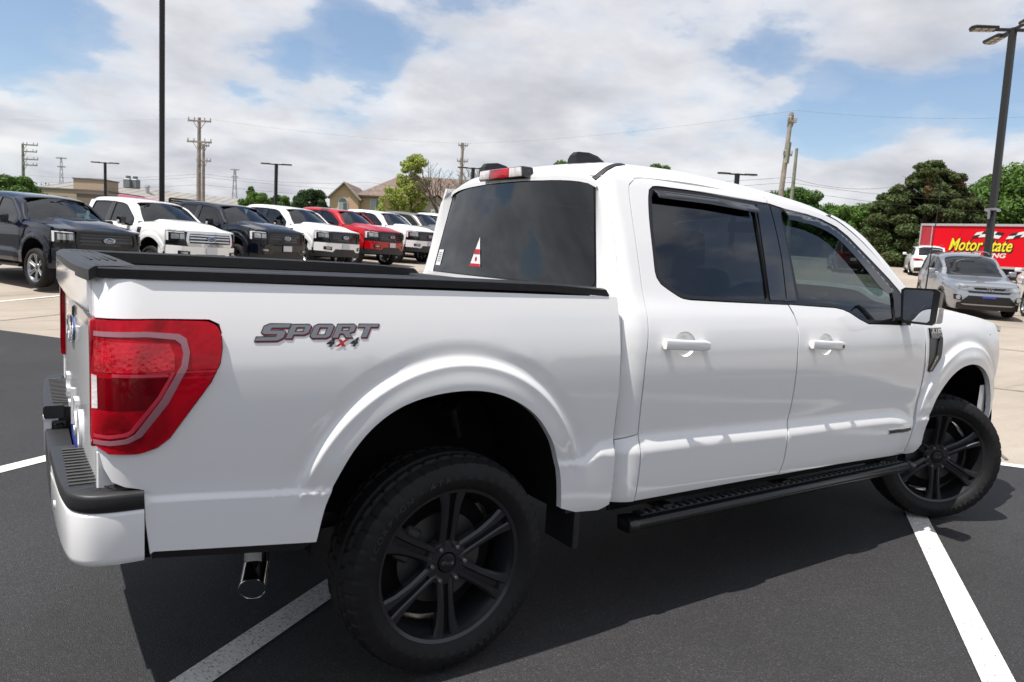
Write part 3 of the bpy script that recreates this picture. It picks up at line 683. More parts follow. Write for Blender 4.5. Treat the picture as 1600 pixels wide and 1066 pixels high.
    panel('vent_plate', [(3.190, 1.249), (3.331, 1.250), (3.329, 1.186), (3.192, 1.190)], side_off(.010), GLOSS, P, h=.03, lip=.02, mirror=True)
    place_text('plate_letters', 'F-150', .045, CHROME, P, lambda u, v_, d: (3.262+u, -Y(3.262+u, 1.225)-.011-d, 1.226+v_), ext=.001, sx=1.15, offset=.0012)
    place_text('plate_letters', 'XLT', .018, CHROME, P, lambda u, v_, d: (3.295+u, -Y(3.262+u, 1.2)-.011-d, 1.198+v_), ext=.001, sx=1.3)
    panel('door_badge', [(2.786, .676), (2.792, .648), (3.062, .642), (3.056, .670)], side_off(.004), CHROME, P, h=.05, lip=.01)
    panel('door_badge_face', [(2.793, .671), (2.797, .653), (3.052, .647), (3.049, .665)], side_off(.0055), SATIN, P, h=.05, lip=.003)
    # slim dark backing behind all shut lines
    back = [(.74, .50), (3.02, .47), (3.2, .50), (3.215, .60), (3.2, .62), (3.24, .75), (3.3, .87), (3.35, 1.36), (3.0, 1.38), (2.93, 1.25), (2.5, 1.25), (2.3, 1.33), (1.9, 1.352), (1.1, 1.36), (.99, 1.42), (.94, 1.5), (.99, 1.80), (1.03, 1.85), (1.1, 1.885), (1.6, 1.885), (2.2, 1.855), (2.44, 1.80), (2.62, 1.70), (2.9, 1.47), (2.98, 1.40), (3.0, 1.44), (2.6, 1.76), (2.3, 1.86), (1.9, 1.895), (1.0, 1.90), (.86, 1.86), (.82, 1.40), (.78, 1.0)]
    panel('door_jamb', back, side_off(-.026), DARK, P, h=.08, lip=.01, mirror=True)
    b = MB(); b.prism([(1.80, 1.32), (1.97, 1.32), (1.97, 1.88), (1.84, 1.88)], 'y', -.01, .01)
    # ---- door handles
    for (x0, z0, f) in ((1.093, 1.198, 0), (2.120, 1.177, 1)):
        yy = Y(x0, z0)
        for sg in (-1, 1):
            # scooped cup: dished dark-shadowed recess built as a real bowl ring + disc
            h_ = MB(); hl = .268
            st = np.linspace(0, 1, 15); rings = []
            for s_ in st:
                x = x0-.133+hl*s_; bow = .030+.012*math.sin(math.pi*s_)*1.0; hh = .0225*(1-.22*max(0, (s_-.85)/.15)**2); z = z0+.004-.014*s_
                ybase = -Y(x, z)
                ring = []
                for a in range(12):
                    A = 2*math.pi*a/12; ring.append(h_.bm.verts.new((x, ybase-bow+.0105-.0115*math.copysign(abs(math.cos(A+.2618))**.45, math.cos(A+.2618)), z+hh*math.copysign(abs(math.sin(A+.2618))**.45, math.sin(A+.2618)))))
                rings.append(ring)
            for A, B in zip(rings, rings[1:]):
                for i in range(12): h_.bm.faces.new((A[i], A[(i+1) % 12], B[(i+1) % 12], B[i]))
            h_.bm.faces.new(rings[0]); h_.bm.faces.new(rings[-1])
            for xx in (x0-.115, x0+.115): h_.box((xx, -Y(xx, z0)-.008, z0-.002), (.028, .030, .030), bev=.004)
            if sg > 0:
                for vv in h_.bm.verts: vv.co.y *= -1
            o = h_.build('door_handle', WHITE, P, smooth=True, angle=50)
        cupf = lambda x, z: (x, -Y(x, z)+.021*max(0, 1.02-(((x-x0-.01)/.064)**2+((z-z0+.002)/.056)**2))**.45, z)
        pts = [(q_[0], q_[1]) for q_ in cupp(x0, z0)]
        panel('handle_cup', pts, cupf, WHITE, P, h=.008, lip=0, mirror=True)
        if f: b = MB(); b.box((2.232, -Y(2.23, 1.17)-.0365, 1.166), (.014, .004, .016), bev=.001); b.build('keyhole_button', GLOSS, P)
    # ---- roof
    def edge(x): return .716 if x < 2.5 else .716-.02*(x-2.5)/.15
    rx = np.linspace(.826, 2.615, 40); poly = [(x, -edge(x)) for x in rx] + [(2.655, -.60), (2.69, -.4), (2.70, 0), (2.69, .4), (2.655, .60)] + [(x, edge(x)) for x in rx[::-1]] + [(.806, .55), (.781, .3), (.769, 0), (.781, -.3), (.806, -.55)]
    panel('roof', poly, roof, WHITE, P, h=.06, lip=.02, lipv=(0, 0, -1), out=(0, 0, 1), extra=[(x, s*y) for x in np.arange(.84, 2.6, .05) for y in (.52, .56, .59, .61, .63, .645, .66, .672, .684, .696, .706) for s in (-1, 1)]+[(x, y) for x in (.77, .78, .80, .82, .84, .87) for y in np.arange(-.6, .61, .05)])
    for sg in (-1, 1):
        V = []; xs = list(np.linspace(.824, 1.0, 12)); F = []
        for x in xs:
            yc = .628-.012*ss(.83, .98, x); 
            for dy, dz in ((-.016, -.004), (-.013, .004), (.013, .004), (.016, -.004)): p = roof(x, yc+dy); V.append((p[0], sg*p[1], p[2]+dz))
        for i in range(len(xs)-1):
            for k in range(3): F.append((i*4+k, i*4+k+1, (i+1)*4+k+1, (i+1)*4+k))
        F += [(0, 1, 2, 3), tuple(4*(len(xs)-1)+k for k in (3, 2, 1, 0))]
        mesh_np('roof_ditch_trim', V, F, PLASTIC, P)
    # ---- A pillars
    for sg in (-1, 1):
        A = catmull([(2.42, 1.846), (2.51, 1.816), (2.655, 1.739), (2.821, 1.616), (2.994, 1.478), (3.11, 1.38)], .03)
        B = catmull([(2.46, .695, roof(2.46, .695)[2]+.003), (2.60, .675, roof(2.60, .675)[2]+.006), (2.778, .705, 1.776), (2.919, .762, 1.652), (3.075, .825, 1.50), (3.23, .868, 1.375)], .03); n = 24
        Ai = [A[int(i*(len(A)-1)/(n-1))] for i in range(n)]; Bi = [B[int(i*(len(B)-1)/(n-1))] for i in range(n)]; V = []; F = []
        for a_, b_ in zip(Ai, Bi):
            p0 = np.array([a_[0], Y(a_[0], a_[1]), a_[1]]); p2 = np.array(b_); p1 = (p0+p2)/2+np.array([.02, .016, .016])
            p3 = p2+np.array([.0, -.05, -.012])
            for u_ in np.linspace(0, 1, 6): q = (1-u_)**2*p0+2*u_*(1-u_)*p1+u_*u_*p2; V.append((q[0], sg*q[1], q[2]))
            V.append((p3[0], sg*p3[1], p3[2]))
        for i in range(n-1):
            for k in range(6):
                f = (i*7+k, i*7+k+1, (i+1)*7+k+1, (i+1)*7+k); F.append(f if sg > 0 else f[::-1])
        mesh_np('a_pillar', V, F, WHITE, P, smooth=True)
    # ---- glass front and rear
    panel('windshield', [(-.80, 0), (.80, 0), (.80, .97), (-.80, .97)], wsh, G_WIND, P, h=.12, lip=0, out=(1, 0, 0))
    fr = [(-.80, 0), (.80, 0), (.80, .97), (-.80, .97)]
    rg = panel('rear_window', rounded([(-.992, .0), (.992, .0), (.985, .985), (-.985, .985)], .06, 3), rearg, G_REAR, P, h=.12, lip=0, out=(-1, 0, 0))
    def rgo(o): return lambda y, t: (rearg(y, t)[0]+o, rearg(y, t)[1], rearg(y, t)[2])
    panel('rear_window_seal', [(-1.0, -.015), (1.0, -.015), (1.0, 1.012), (-1.0, 1.012)], rgo(.003), SATIN, P, holes=[rounded([(-.978, .03), (.978, .03), (.97, .965), (-.97, .965)], .06, 3)], h=.1, lip=0, out=(-1, 0, 0))
    panel('cab_back', [(-.99, -.75), (.99, -.75), (1.0, -.012), (-1.0, -.012)], lambda y, t: (rearg(y, 0)[0]-.012+.02*y*y*0, y*.775, 1.418+.5*t), WHITE, P, h=.12, lip=.02, lipv=(1, 0, 0), out=(-1, 0, 0))
    # stickers on the rear glass
    def gl(u, t, o=.003): p = rearg(u, t); return (p[0]-o, p[1], p[2])
    panel('paper_sticker', [(.872, .07), (.965, .07), (.965, .26), (.872, .26)], lambda u, t: gl(u, t), pbsdf('sticker_white', (.74, .74, .74), .5), P, h=.1, lip=.001, out=(-1, 0, 0))
    for k in range(5): panel('print_line', [(.885, .12+.025*k), (.95, .12+.025*k), (.95, .128+.025*k), (.885, .128+.025*k)], lambda u, t: gl(u, t, .005), pbsdf('print_grey', (.3, .3, .3), .6), P, h=.1, lip=0, out=(-1, 0, 0))
    tri = [(.345, .09), (.185, .09), (.263, .40)]
    panel('triangle_sticker', tri, lambda u, t: gl(u, t), MATS['sticker_white'], P, h=.05, lip=.001, out=(-1, 0, 0))
    rs = pbsdf('sticker_red', (.45, .015, .03), .5)
    panel('sticker_band', [(.345, .09), (.185, .09), (.194, .122), (.337, .122)], lambda u, t: gl(u, t, .005), rs, P, h=.05, lip=0, out=(-1, 0, 0))
    panel('sticker_band', [(.310, .225), (.219, .225), (.232, .275), (.297, .275)], lambda u, t: gl(u, t, .005), rs, P, h=.05, lip=0, out=(-1, 0, 0))
    panel('sticker_mark', [(.275, .15), (.255, .15), (.248, .18), (.265, .20), (.28, .18)], lambda u, t: gl(u, t, .005), rs, P, h=.05, lip=0, out=(-1, 0, 0))
    # high brake lamp
    b = MB(); b.prism([(-.210, 1.908), (.210, 1.908), (.195, 1.964), (-.195, 1.964)], 'x', .735, .80, .008, 2); ch = b.build('high_brake_lamp', GLOSS, P, angle=40)
    b = MB(); b.prism([(-.086, 1.913), (.086, 1.913), (.086, 1.959), (-.086, 1.959)], 'x', .725, .74, .004, 2); b.build('brake_lens', LRED3, ch, angle=40)
    for sg in (-1, 1):
        b = MB(); b.prism([(sg*.09, 1.913), (sg*.196, 1.914), (sg*.184, 1.958), (sg*.09, 1.959)], 'x', .726, .74, .004, 2); b.build('cargo_lens', CLEARW, ch, angle=40)
    # black fairings on the roof
    for (fx, fy) in ((1.03, -.20), (.93, .50)):
        b = MB(); rings = []
        for s_, hh, ww in ((0, .060, .042), (.02, .078, .040), (.09, .080, .038), (.15, .068, .034), (.20, .044, .026), (.24, .016, .014)):
            z0 = roof(fx+s_, fy)[2]-.012; rings.append([b.bm.verts.new((fx+s_, fy+q[0]*ww, z0+q[1]*hh)) for q in ((-1, 0), (-.85, .7), (-.5, 1), (.5, 1), (.85, .7), (1, 0))])
        for A, B in zip(rings, rings[1:]):
            for i in range(5): b.bm.faces.new((A[i], A[i+1], B[i+1], B[i]))
        b.bm.faces.new(rings[0]); b.bm.faces.new(rings[-1]); b.build('roof_fairing', SATIN, P, angle=40)
    # ---- hood and nose
    hp = [(3.16, -.872), (3.16, .872)]; xs_ = list(np.linspace(3.16, 4.40, 24)); hy = lambda x: min(.885, Y(x, HEDGE(x)-.01)-.004)
    poly = [(x, -hy(x)) for x in xs_] + [(4.52, -.72), (4.575, -.60), (4.60, -.3), (4.605, 0), (4.60, .3), (4.575, .60), (4.52, .72)] + [(x, hy(x)) for x in xs_[::-1]] + [(3.26, .5), (3.32, 0), (3.26, -.5)]
    panel('hood', poly, hood, WHITE, P, h=.05, lip=.03, lipv=(0, 0, -1), out=(0, 0, 1))
    b = MB(); b.box((3.22, 0, 1.335), (.30, 1.68, .03)); b.build('cowl', PLASTIC, P)
    panel('nose_panel', [(-.93, 1.20), (-.93, 1.245), (-.6, 1.215), (0, 1.222), (.6, 1.215), (.93, 1.245), (.93, 1.20), (.60, 1.185), (-.60, 1.185)], nose(-.02), WHITE, P, h=.04, lip=.05, lipv=(-1, 0, 0), out=(1, 0, 0))
    gr = panel('grille', rounded([(-.60, .87), (.60, .87), (.63, 1.00), (.60, 1.18), (-.60, 1.18), (-.63, 1.00)], .04, 3), nose(-.03), GLOSS, P, h=.08, lip=.05, lipv=(-1, 0, 0), out=(1, 0, 0))
    for z_ in (.905, .97, 1.045, 1.11, 1.16): panel('grille_bar', [(-.56, z_-.012), (.56, z_-.012), (.56, z_+.012), (-.56, z_+.012)], nose(-.008), PLASTIC, gr, h=.1, lip=.02, lipv=(-1, 0, 0), out=(1, 0, 0))
    panel('grille_frame', rounded([(-.62, .85), (.62, .85), (.66, 1.00), (.62, 1.195), (-.62, 1.195), (-.66, 1.00)], .05, 3), nose(-.002), PLASTIC, gr, holes=[rounded([(-.56, .89), (.56, .89), (.59, 1.00), (.56, 1.165), (-.56, 1.165), (-.59, 1.00)], .04, 3)], h=.06, lip=.03, lipv=(-1, 0, 0), out=(1, 0, 0))
    b = MB(); b.lathe([(0, .012), (.105, .010), (.118, .006), (.122, -.03)], ax='x', seg=32); o = b.build('front_badge', MATS['badge_blue'], gr, angle=30); o.location = (4.66, 0, 1.03); o.scale = (1, 1, .42)
    b = MB(); b.tube([(0, .118*math.cos(a), .118*math.sin(a)*.42) for a in np.linspace(0, 2*math.pi, 33)], .008, 6, False); o = b.build('badge_ring', CHROME, gr, angle=60); o.location = (4.672, 0, 1.03)
    place_text('badge_script', 'Ford', .11, CHROME, gr, lambda u, v_, d: (4.675+d, u, 1.03+v_*.8), ext=.001, shear=.35)
    for sg in (-1, 1):
        hl = panel('headlamp', [(sg*.67, .97), (sg*.67, 1.17), (sg*.80, 1.185), (sg*.955, 1.20), (sg*.965, 1.12), (sg*.955, 1.00), (sg*.93, .955), (sg*.80, .955)], nose(.004), GLOSS, P, h=.03, lip=.05, lipv=(-1, 0, 0), out=(1, 0, 0))
        panel('running_light', [(sg*.70, 1.150), (sg*.70, 1.168), (sg*.915, 1.185), (sg*.915, .97), (sg*.895, .97), (sg*.892, 1.163)], nose(.009), WLED, hl, h=.03, lip=.01, lipv=(-1, 0, 0), out=(1, 0, 0))
        panel('side_marker', [(sg*.925, 1.02), (sg*.925, 1.175), (sg*.955, 1.180), (sg*.955, 1.02)], nose(.009), AMBER, hl, h=.03, lip=.01, lipv=(-1, 0, 0), out=(1, 0, 0))
        for (a_, b_) in ((.70, .78), (.79, .87)): panel('projector', [(sg*a_, 1.01), (sg*b_, 1.01), (sg*b_, 1.13), (sg*a_, 1.13)], nose(.009), CLEARL, hl, h=.03, lip=.01, lipv=(-1, 0, 0), out=(1, 0, 0))
        panel('fog_lamp', [(sg*.62, .655), (sg*.76, .665), (sg*.76, .715), (sg*.62, .705)], nose(.014), CLEARL, P, h=.04, lip=.02, lipv=(-1, 0, 0), out=(1, 0, 0))
        panel('fog_bezel', [(sg*.56, .62), (sg*.80, .64), (sg*.80, .735), (sg*.56, .725)], nose(.008), SATIN, P, h=.04, lip=.02, lipv=(-1, 0, 0), out=(1, 0, 0))
    panel('front_bumper', [(-.955, .60), (-.955, .86), (-.70, .845), (.70, .845), (.955, .86), (.955, .60), (.52, .565), (.42, .66), (-.42, .66), (-.52, .565)], nose(.0), WHITE, P, h=.04, lip=.06, lipv=(-1, 0, 0), out=(1, 0, 0))
    panel('bumper_gap_filler', [(-.94, .84), (.94, .84), (.94, .98), (-.94, .98)], nose(-.03), SATIN, P, h=.1, lip=0, out=(1, 0, 0))
    panel('lower_valance', [(-.93, .42), (.93, .42), (.94, .61), (.52, .56), (.42, .67), (-.42, .67), (-.52, .56), (-.94, .61)], nose(-.012), PLASTIC, P, h=.06, lip=.03, lipv=(-1, 0, 0), out=(1, 0, 0))
    b = MB(); b.box((4.69, 0, .745), (.012, .31, .155), bev=.004); b.build('front_plate', PLATE_W, P)
    # bracket seen at the front of the wheel opening
    b = MB(); b.box((4.115, -.925, .80), (.03, .05, .10), bev=.004); b.build('liner_bracket', pbsdf('grey_plastic', (.22, .22, .24), .5), P)
    # ---- mirrors
    for sg in (-1, 1):
        b = MB(); rings = []
        for (t, x) in ((0, 2.745), (.1, 2.750), (.55, 2.80), (.85, 2.83), (1, 2.85)):
            k = 1-.32*t**2.2; oy, oz = sg*1.115, 1.385; q = [(-.105, .085), (-.085, .098), (.080, .100), (.105, .085), (.098, -.075), (.080, -.095), (-.070, -.095), (-.088, -.080)]
            rings.append([b.bm.verts.new((x, oy+sg*(-a_)*k*-1*1.0, oz+b2*k)) for a_, b2 in q])
        for A, B in zip(rings, rings[1:]):
            for i in range(8): b.bm.faces.new((A[i], A[(i+1) % 8], B[(i+1) % 8], B[i]))
        b.bm.faces.new(rings[0]); b.bm.faces.new(rings[-1]); b.tube([(2.80, sg*1.04, 1.31), (2.90, sg*.955, 1.29), (2.93, sg*.92, 1.30)], [.030, .028, .035], 8)
        mr = b.build('door_mirror', SATIN, P, angle=35)
        b = MB(); b.prism([(sg*1.028, 1.460), (sg*1.035, 1.472), (sg*1.175, 1.474), (sg*1.186, 1.464), (sg*1.182, 1.315), (sg*1.170, 1.303), (sg*1.050, 1.303), (sg*1.040, 1.313)], 'x', 2.742, 2.7455); b.build('mirror_glass', G_MIR, mr)
        b = MB(); b.box((2.772, sg*1.215, 1.345), (.05, .010, .085), bev=.003); b.box((2.80, sg*1.206, 1.345), (.03, .02, .08), bev=.004); b.build('turn_signal', CLEARW, mr, angle=40)
    # antenna
    b = MB(); b.tube([(3.42, -.80, 1.36), (3.44, -.80, 1.75), (3.47, -.80, 2.12)], [.005, .003, .002], 6); b.tube([(3.42, -.80, 1.35), (3.422, -.80, 1.39)], .010, 8); b.build('antenna', SATIN, P)
    # ---- rear bumper
    path = catmull([(-1.005, -1.000), (-1.08, -.998), (-1.135, -.985), (-1.165, -.955), (-1.180, -.915), (-1.192, -.80), (-1.200, -.6), (-1.206, -.3), (-1.208, 0)], .015)
    path = path + [(x, -y) for x, y in path[::-1][1:]]
    cum = [0]
    for a_, b_ in zip(path, path[1:]): cum.append(cum[-1]+math.hypot(b_[0]-a_[0], b_[1]-a_[1]))
    LT = cum[-1]; cx_ = np.array([p[0] for p in path]); cy_ = np.array([p[1] for p in path]); cum = np.array(cum)
    def bump(s, z):
        x = float(np.interp(s, cum, cx_)); y = float(np.interp(s, cum, cy_)); q = .012*max(0, (.70-z)/.07)**2+.004
        cxx, cyy = -.9, 0; 
        if abs(y) > .93: y -= math.copysign(q, y)
        x += q if x < -1.10 else 0
        return (x, y, z)
    o_ = (-1, 0, 0)
    def bpan(nm, poly, mt, off, par, **k):
        # orientation: outward = away from the truck centre
        return panel(nm, poly, lambda s, z: tuple(np.array(bump(s, z))+np.array([-off if bump(s, z)[0] < -1.1 else 0, math.copysign(off, bump(s, z)[1]) if abs(bump(s, z)[1]) > .93 else 0, 0])), mt, par, out=(-.5, 0, 0), **k)
    sc = lambda y: float(np.interp(y, cy_, cum))
    sA, sB = sc(-.45), sc(.24)
    rb = P
    def bgrid(nm, s0, s1, z0, z1, mt, off, depth):
        ss_ = np.linspace(s0, s1, max(4, int((s1-s0)/.012))); V = []; F = []
        zz = [z0-.0, z0, z0+.006, z0+.02, (z0+z1)/2, z1-.012, z1-.004, z1, z1]; oo = [depth, .008, .002, 0, 0, 0, .002, .007, depth]
        for s in ss_:
            x = float(np.interp(s, cum, cx_)); y = float(np.interp(s, cum, cy_)); x2 = float(np.interp(s+.004, cum, cx_)); y2 = float(np.interp(s+.004, cum, cy_))
            if s > LT-.005: x2, y2 = x+(x-float(np.interp(s-.004, cum, cx_))), y+(y-float(np.interp(s-.004, cum, cy_)))
            tx, ty = x2-x, y2-y; l_ = math.hypot(tx, ty)+1e-9; nx, ny = -ty/l_, tx/l_   # left normal of the path (path runs from right side rearwards to left)
            nx, ny = ny*0-ty/l_, tx/l_
            for z, o2 in zip(zz, oo): V.append((x-(-nx)*0+nx*(off-o2), y+ny*(off-o2), z))
        n = len(zz)
        for i in range(len(ss_)-1):
            for k in range(n-1): F.append((i*n+k, i*n+k+1, (i+1)*n+k+1, (i+1)*n+k))
        F.append(tuple(range(n))); F.append(tuple((len(ss_)-1)*n+k for k in range(n-1, -1, -1)))
        o = mesh_np(nm, V, F, mt, P); bm = bmesh.new(); bm.from_mesh(o.data); bmesh.ops.recalc_face_normals(bm, faces=bm.faces); bm.to_mesh(o.data); bm.free()
        o.data.polygons.foreach_set('use_smooth', [True]*len(F)); o.data.set_sharp_from_angle(angle=R(40)); return o
    bgrid('rear_bumper', 0.0, sA, .632, .782, WHITE, .004, .05); bgrid('rear_bumper', sB, LT, .632, .782, WHITE, .004, .05)
    bgrid('step_edge', -.0, sA+.02, .780, .832, PLASTIC, .006, .07); bgrid('step_edge', sB-.02, LT, .780, .832, PLASTIC, .006, .07)
    bgrid('bumper_centre', sA, sB, .60, .735, PLASTIC, .0, .08)
    b = MB()
    for sg in (-1, 1):
        b.prism([(-1.02, sg*.985), (-1.08, sg*.983), (-1.13, sg*.965), (-1.165, sg*.92), (-1.18, sg*.80), (-1.197, .24 if sg > 0 else -.45), (-1.09, .24 if sg > 0 else -.45), (-1.075, sg*.86), (-1.02, sg*.90)], 'z', .70, .826, .004)
    b.build('bumper_step', PLASTIC, P, angle=30)
    for sg in (-1, 1):
        for k in range(13 if sg < 0 else 18): 
            yy = (.49 if sg < 0 else .28)+.032*k; b = MB(); b.box((-1.135-.002*(.9-yy), sg*yy, .8345), (.085, .0055, .005), bev=.0015); b.build('step_tread_rib', pbsdf('worn_black', (.06, .06, .062), .5), P)
        for k in range(7): b = MB(); b.box((-1.055, sg*(.905+.010*k), .8345), (.10-.010*k, .0035, .004)); b.build('step_tread_rib', MATS['worn_black'], P)
    b = MB(); b.box((-1.145, .246, .715), (.112, .012, .215), bev=.003); b.box((-1.145, -.456, .70), (.10, .012, .17), bev=.003); b.box((-1.10, -.10, .72), (.02, .68, .20)); b.build('plate_recess', PLASTIC, P)
    b = MB(); b.box((-1.158, .238, .735), (.052, .012, .066), bev=.008, seg=2); q = b.build('trailer_socket', SATIN, P, angle=40)
    b = MB(); b.box((-1.158, .231, .735), (.034, .008, .042), bev=.004); b.build('socket_lid', GLOSS, q)
    b = MB(); b.box((-1.115, .03, .72), (.006, .31, .155), bev=.003); b.build('rear_plate', PLATE_BLUE, P)
    b = MB(); b.tube([(-1.105, .225, .79), (-1.112, .225, .75), (-1.11, .225, .68)], .012, 8); b.build('tow_chain_loop', DARK, P)
    b = MB(); b.tube([(-1.2065, -.62, .70), (-1.196, -.62, .70)], .013, 14); b.build('parking_sensor', WHITE, P, angle=40)
    b = MB(); b.tube([(-1.2065, .62, .70), (-1.196, .62, .70)], .013, 14); b.build('parking_sensor', WHITE, P, angle=40)
    # ---- underside: liners, axle, exhaust, step bars
    b = MB()
    for cx, (ax_, az) in ((0, RC), (1, FC)):
        for sg in (-1, 1):
            n = 26; rad = .500; A = []; 
            for i in range(n+1):
                a = R(-4+188*i/n); A.append((ax_+rad*math.cos(a), az+rad*math.sin(a)))
            i0 = [b.bm.verts.new((p[0], sg*.965, p[1])) for p in A]; i1 = [b.bm.verts.new((p[0], sg*(.50 if cx == 0 else .42), p[1])) for p in A]
            for i in range(n): b.bm.faces.new((i0[i], i0[i+1], i1[i+1], i1[i]))
            b.bm.faces.new(i1)
    b.build('wheel_liner', DARK, P)
    b = MB(); b.box((1.85, 0, .535), (2.4, 1.78, .10)); b.box((-.78, 0, .70), (.55, 1.76, .20)); b.box((3.9, 0, .62), (1.3, .84, .25)); b.box((.62, 0, .66), (.18, 1.8, .22))
    for sg in (-1, 1): b.box((1.6, sg*.46, .52), (5.3, .09, .17)); b.box((-.80, sg*.55, .60), (.45, .1, .12))
    b.box((1.3, -.05, .42), (1.1, .5, .16), bev=.03); b.box((-.78, 0, .52), (.4, .7, .14), bev=.05)
    b.tube([(0, -.75, .41), (0, .75, .41)], .055, 12); b.tube([(-.14, 0, .41), (.16, 0, .41)], .14, 14); b.tube([(3.674, -.7, .41), (3.674, .7, .41)], .04, 10)
    b.build('chassis', DARK, P)
    panel('sill_trim', [(-.56, .575), (-.52, .598), (-.985, .652), (-.985, .63)], side_off(-.008), SATIN, P, h=.04, lip=.03, mirror=True)
    for sg in (-1, 1):
        b = MB(); b.tube([(.20, sg*.62, .80), (.12, sg*.70, .92)], .028, 12); b.tube([(.12, sg*.70, .915), (.105, sg*.715, .94)], .034, 12); b.build('shock_absorber', STEEL, P, angle=40)
        b = MB(); b.tube([(.33, sg*.55, .55), (.02, sg*.55, .45), (-.5, sg*.55, .60)], .03, 8); b.build('leaf_spring', DARK, P)
    b = MB(); b.tube([(.6, -.50, .50), (-.30, -.50, .50), (-.46, -.52, .46), (-.575, -.51, .44)], .042, 16, False)
    b.build('exhaust_pipe', pbsdf('sooty_steel', (.12, .11, .10), .45, .9), P, angle=60)
    d = Vector((-.33, -.85, -.27)).normalized(); tp = Vector((-.571, -.519, .337)); b = MB()
    tip = tp + d*.12
    b.tube([Vector((-.566, -.505, .47)), Vector((-.566, -.508, .40)), Vector((-.568, -.513, .36)), tp, tip], [.046, .046, .0465, .047, .0475], 28, False); b.tube([tip, tp+d*.02], [.0435, .042], 28, True); ex = b.build('exhaust_tip', pbsdf('polished_tip', (.55, .55, .56), .14, 1.0), P, angle=50)
    b = MB(); b.tube([tip-d*.004, tip-d*.0045], .0434, 28); b.build('exhaust_bore', DARK, ex)
    b = MB(); pts = []
    a1 = d.orthogonal().normalized(); a2 = d.cross(a1); b.tube([tip+(a1*math.cos(t)+a2*math.sin(t))*.0455 for t in np.linspace(0, 2*math.pi, 33)], .0028, 6, False); b.build('tip_rim', CHROME, ex, angle=60)
    for sg in (-1, 1):
        b = MB(); b.prism([(.545, sg*.99), (.575, sg*.99), (.575, sg*.80), (.545, sg*.80)], 'z', .375, .54, .003); b.prism([(.50, sg*.985), (.60, sg*.985), (.60, sg*.86), (.50, sg*.86)], 'z', .528, .548, .002); b.build('mud_flap', PLASTIC, P)
        st = MB(); prof = [(-.93, .452), (-.985, .452), (-1.005, .447), (-1.018, .434), (-1.018, .418), (-1.005, .402), (-.94, .398)]
        st.prism([(sg*a_, b_) for a_, b_ in prof], 'x', .88, 3.08, .004, 1)
        st.prism([(sg*a_*1.0, b_) for a_, b_ in [(-.925, .456), (-.985, .456), (-1.012, .450), (-1.024, .436), (-1.024, .416), (-1.01, .396), (-.935, .392)]], 'x', .83, .885, .008, 2)
        st.prism([(sg*a_*1.0, b_) for a_, b_ in [(-.925, .456), (-.985, .456), (-1.012, .450), (-1.024, .436), (-1.024, .416), (-1.01, .396), (-.935, .392)]], 'x', 3.075, 3.13, .008, 2)
        for x_ in (1.1, 1.95, 2.85): st.box((x_, sg*-.80*-1 if sg > 0 else -.80, .46), (.06, .34, .03), bev=.004)
        sb = st.build('running_board', SATIN, P, angle=35)
        b = MB(); b.box((1.98, sg*.955, .4545), (2.12, .055, .006), bev=.002); b.build('step_pad', PLASTIC, sb)
        for k in range(44 if sg < 0 else 0):
            b = MB(); b.box((.96+.0475*k, sg*.957, .459), (.020, .040, .006), bev=.002); b.build('tread_cleat', MATS['worn_black'], sb)
    # ---- cabin
    b = MB()
    b.box((2.0, 0, .60), (2.4, 1.70, .04)); b.box((3.05, 0, 1.10), (.5, 1.60, .5), bev=.08); b.box((2.82, 0, 1.24), (.35, 1.6, .16), bev=.06); b.box((.85, 0, 1.0), (.06, 1.6, .85)); b.box((1.7, 0, 1.88), (1.5, 1.20, .02))
    for sg in (-1, 1): b.box((1.95, sg*.90, .98), (2.1, .04, .70), bev=.01)
    b.build('cabin_lining', CAR_INT, P)
    for sg in (-1, 1):
        b = MB(); b.box((2.05, sg*.40, .93), (.52, .54, .18), bev=.06, seg=2); b.box((1.76, sg*.40, 1.22), (.16, .52, .62), Matrix.Rotation(R(-14), 3, 'Y'), .06, 2); b.box((1.65, sg*.40, 1.62), (.11, .27, .19), Matrix.Rotation(R(-8), 3, 'Y'), .04, 2); b.tube([(1.68, sg*.40-.05, 1.5), (1.66, sg*.40-.05, 1.56)], .008, 6); b.build('front_seat', CAR_INT, P, angle=50)
        b = MB(); b.box((1.02, sg*.42, 1.50), (.09, .25, .15), None, .04, 2); b.build('rear_headrest', CAR_INT, P, angle=50)
    b = MB(); b.box((1.25, 0, .93), (.5, 1.4, .16), bev=.06, seg=2); b.box((1.02, 0, 1.20), (.14, 1.42, .52), Matrix.Rotation(R(-10), 3, 'Y'), .05, 2); b.build('rear_seat', CAR_INT, P, angle=50)
    b = MB(); b.tube([(2.62+.02*math.sin(t), .40+.185*math.cos(t), 1.24+.18*math.sin(t)) for t in np.linspace(0, 2*math.pi, 33)], .014, 8, False); b.box((2.65, .40, 1.24), (.03, .10, .09), bev=.02); b.build('steering_wheel', CAR_INT, P, angle=50)
    b = MB(); b.box((2.62, 0, 1.80), (.02, .24, .07), bev=.01); b.build('inner_mirror', SATIN, P)
    # ---- wheels
    dl = .583
    for sg in (-1, 1):
        make_wheel(P, (0, sg*.865, .405), 0 if sg < 0 else math.pi, letters=(sg < 0))
    n_ = (-math.sin(dl), -math.cos(dl)); fr_ = make_wheel(P, (3.674+n_[0]*.065, -.80+n_[1]*.065, .405), -dl, letters=True)
    make_wheel(P, (3.674+math.sin(dl)*.065, .80+math.cos(dl)*.065, .405), math.pi-dl)
    # ---- side decal
    def dec(dx, dz, o, sh=.0): return lambda u, v_, d: (dx+u, -Y(dx+u, dz+v_)-o-d, dz+v_)
    red = pbsdf('decal_red', (.42, .02, .03), .4); gry = pbsdf('decal_grey', (.19, .195, .22), .35); blk = pbsdf('decal_black', (.018, .018, .022), .4)
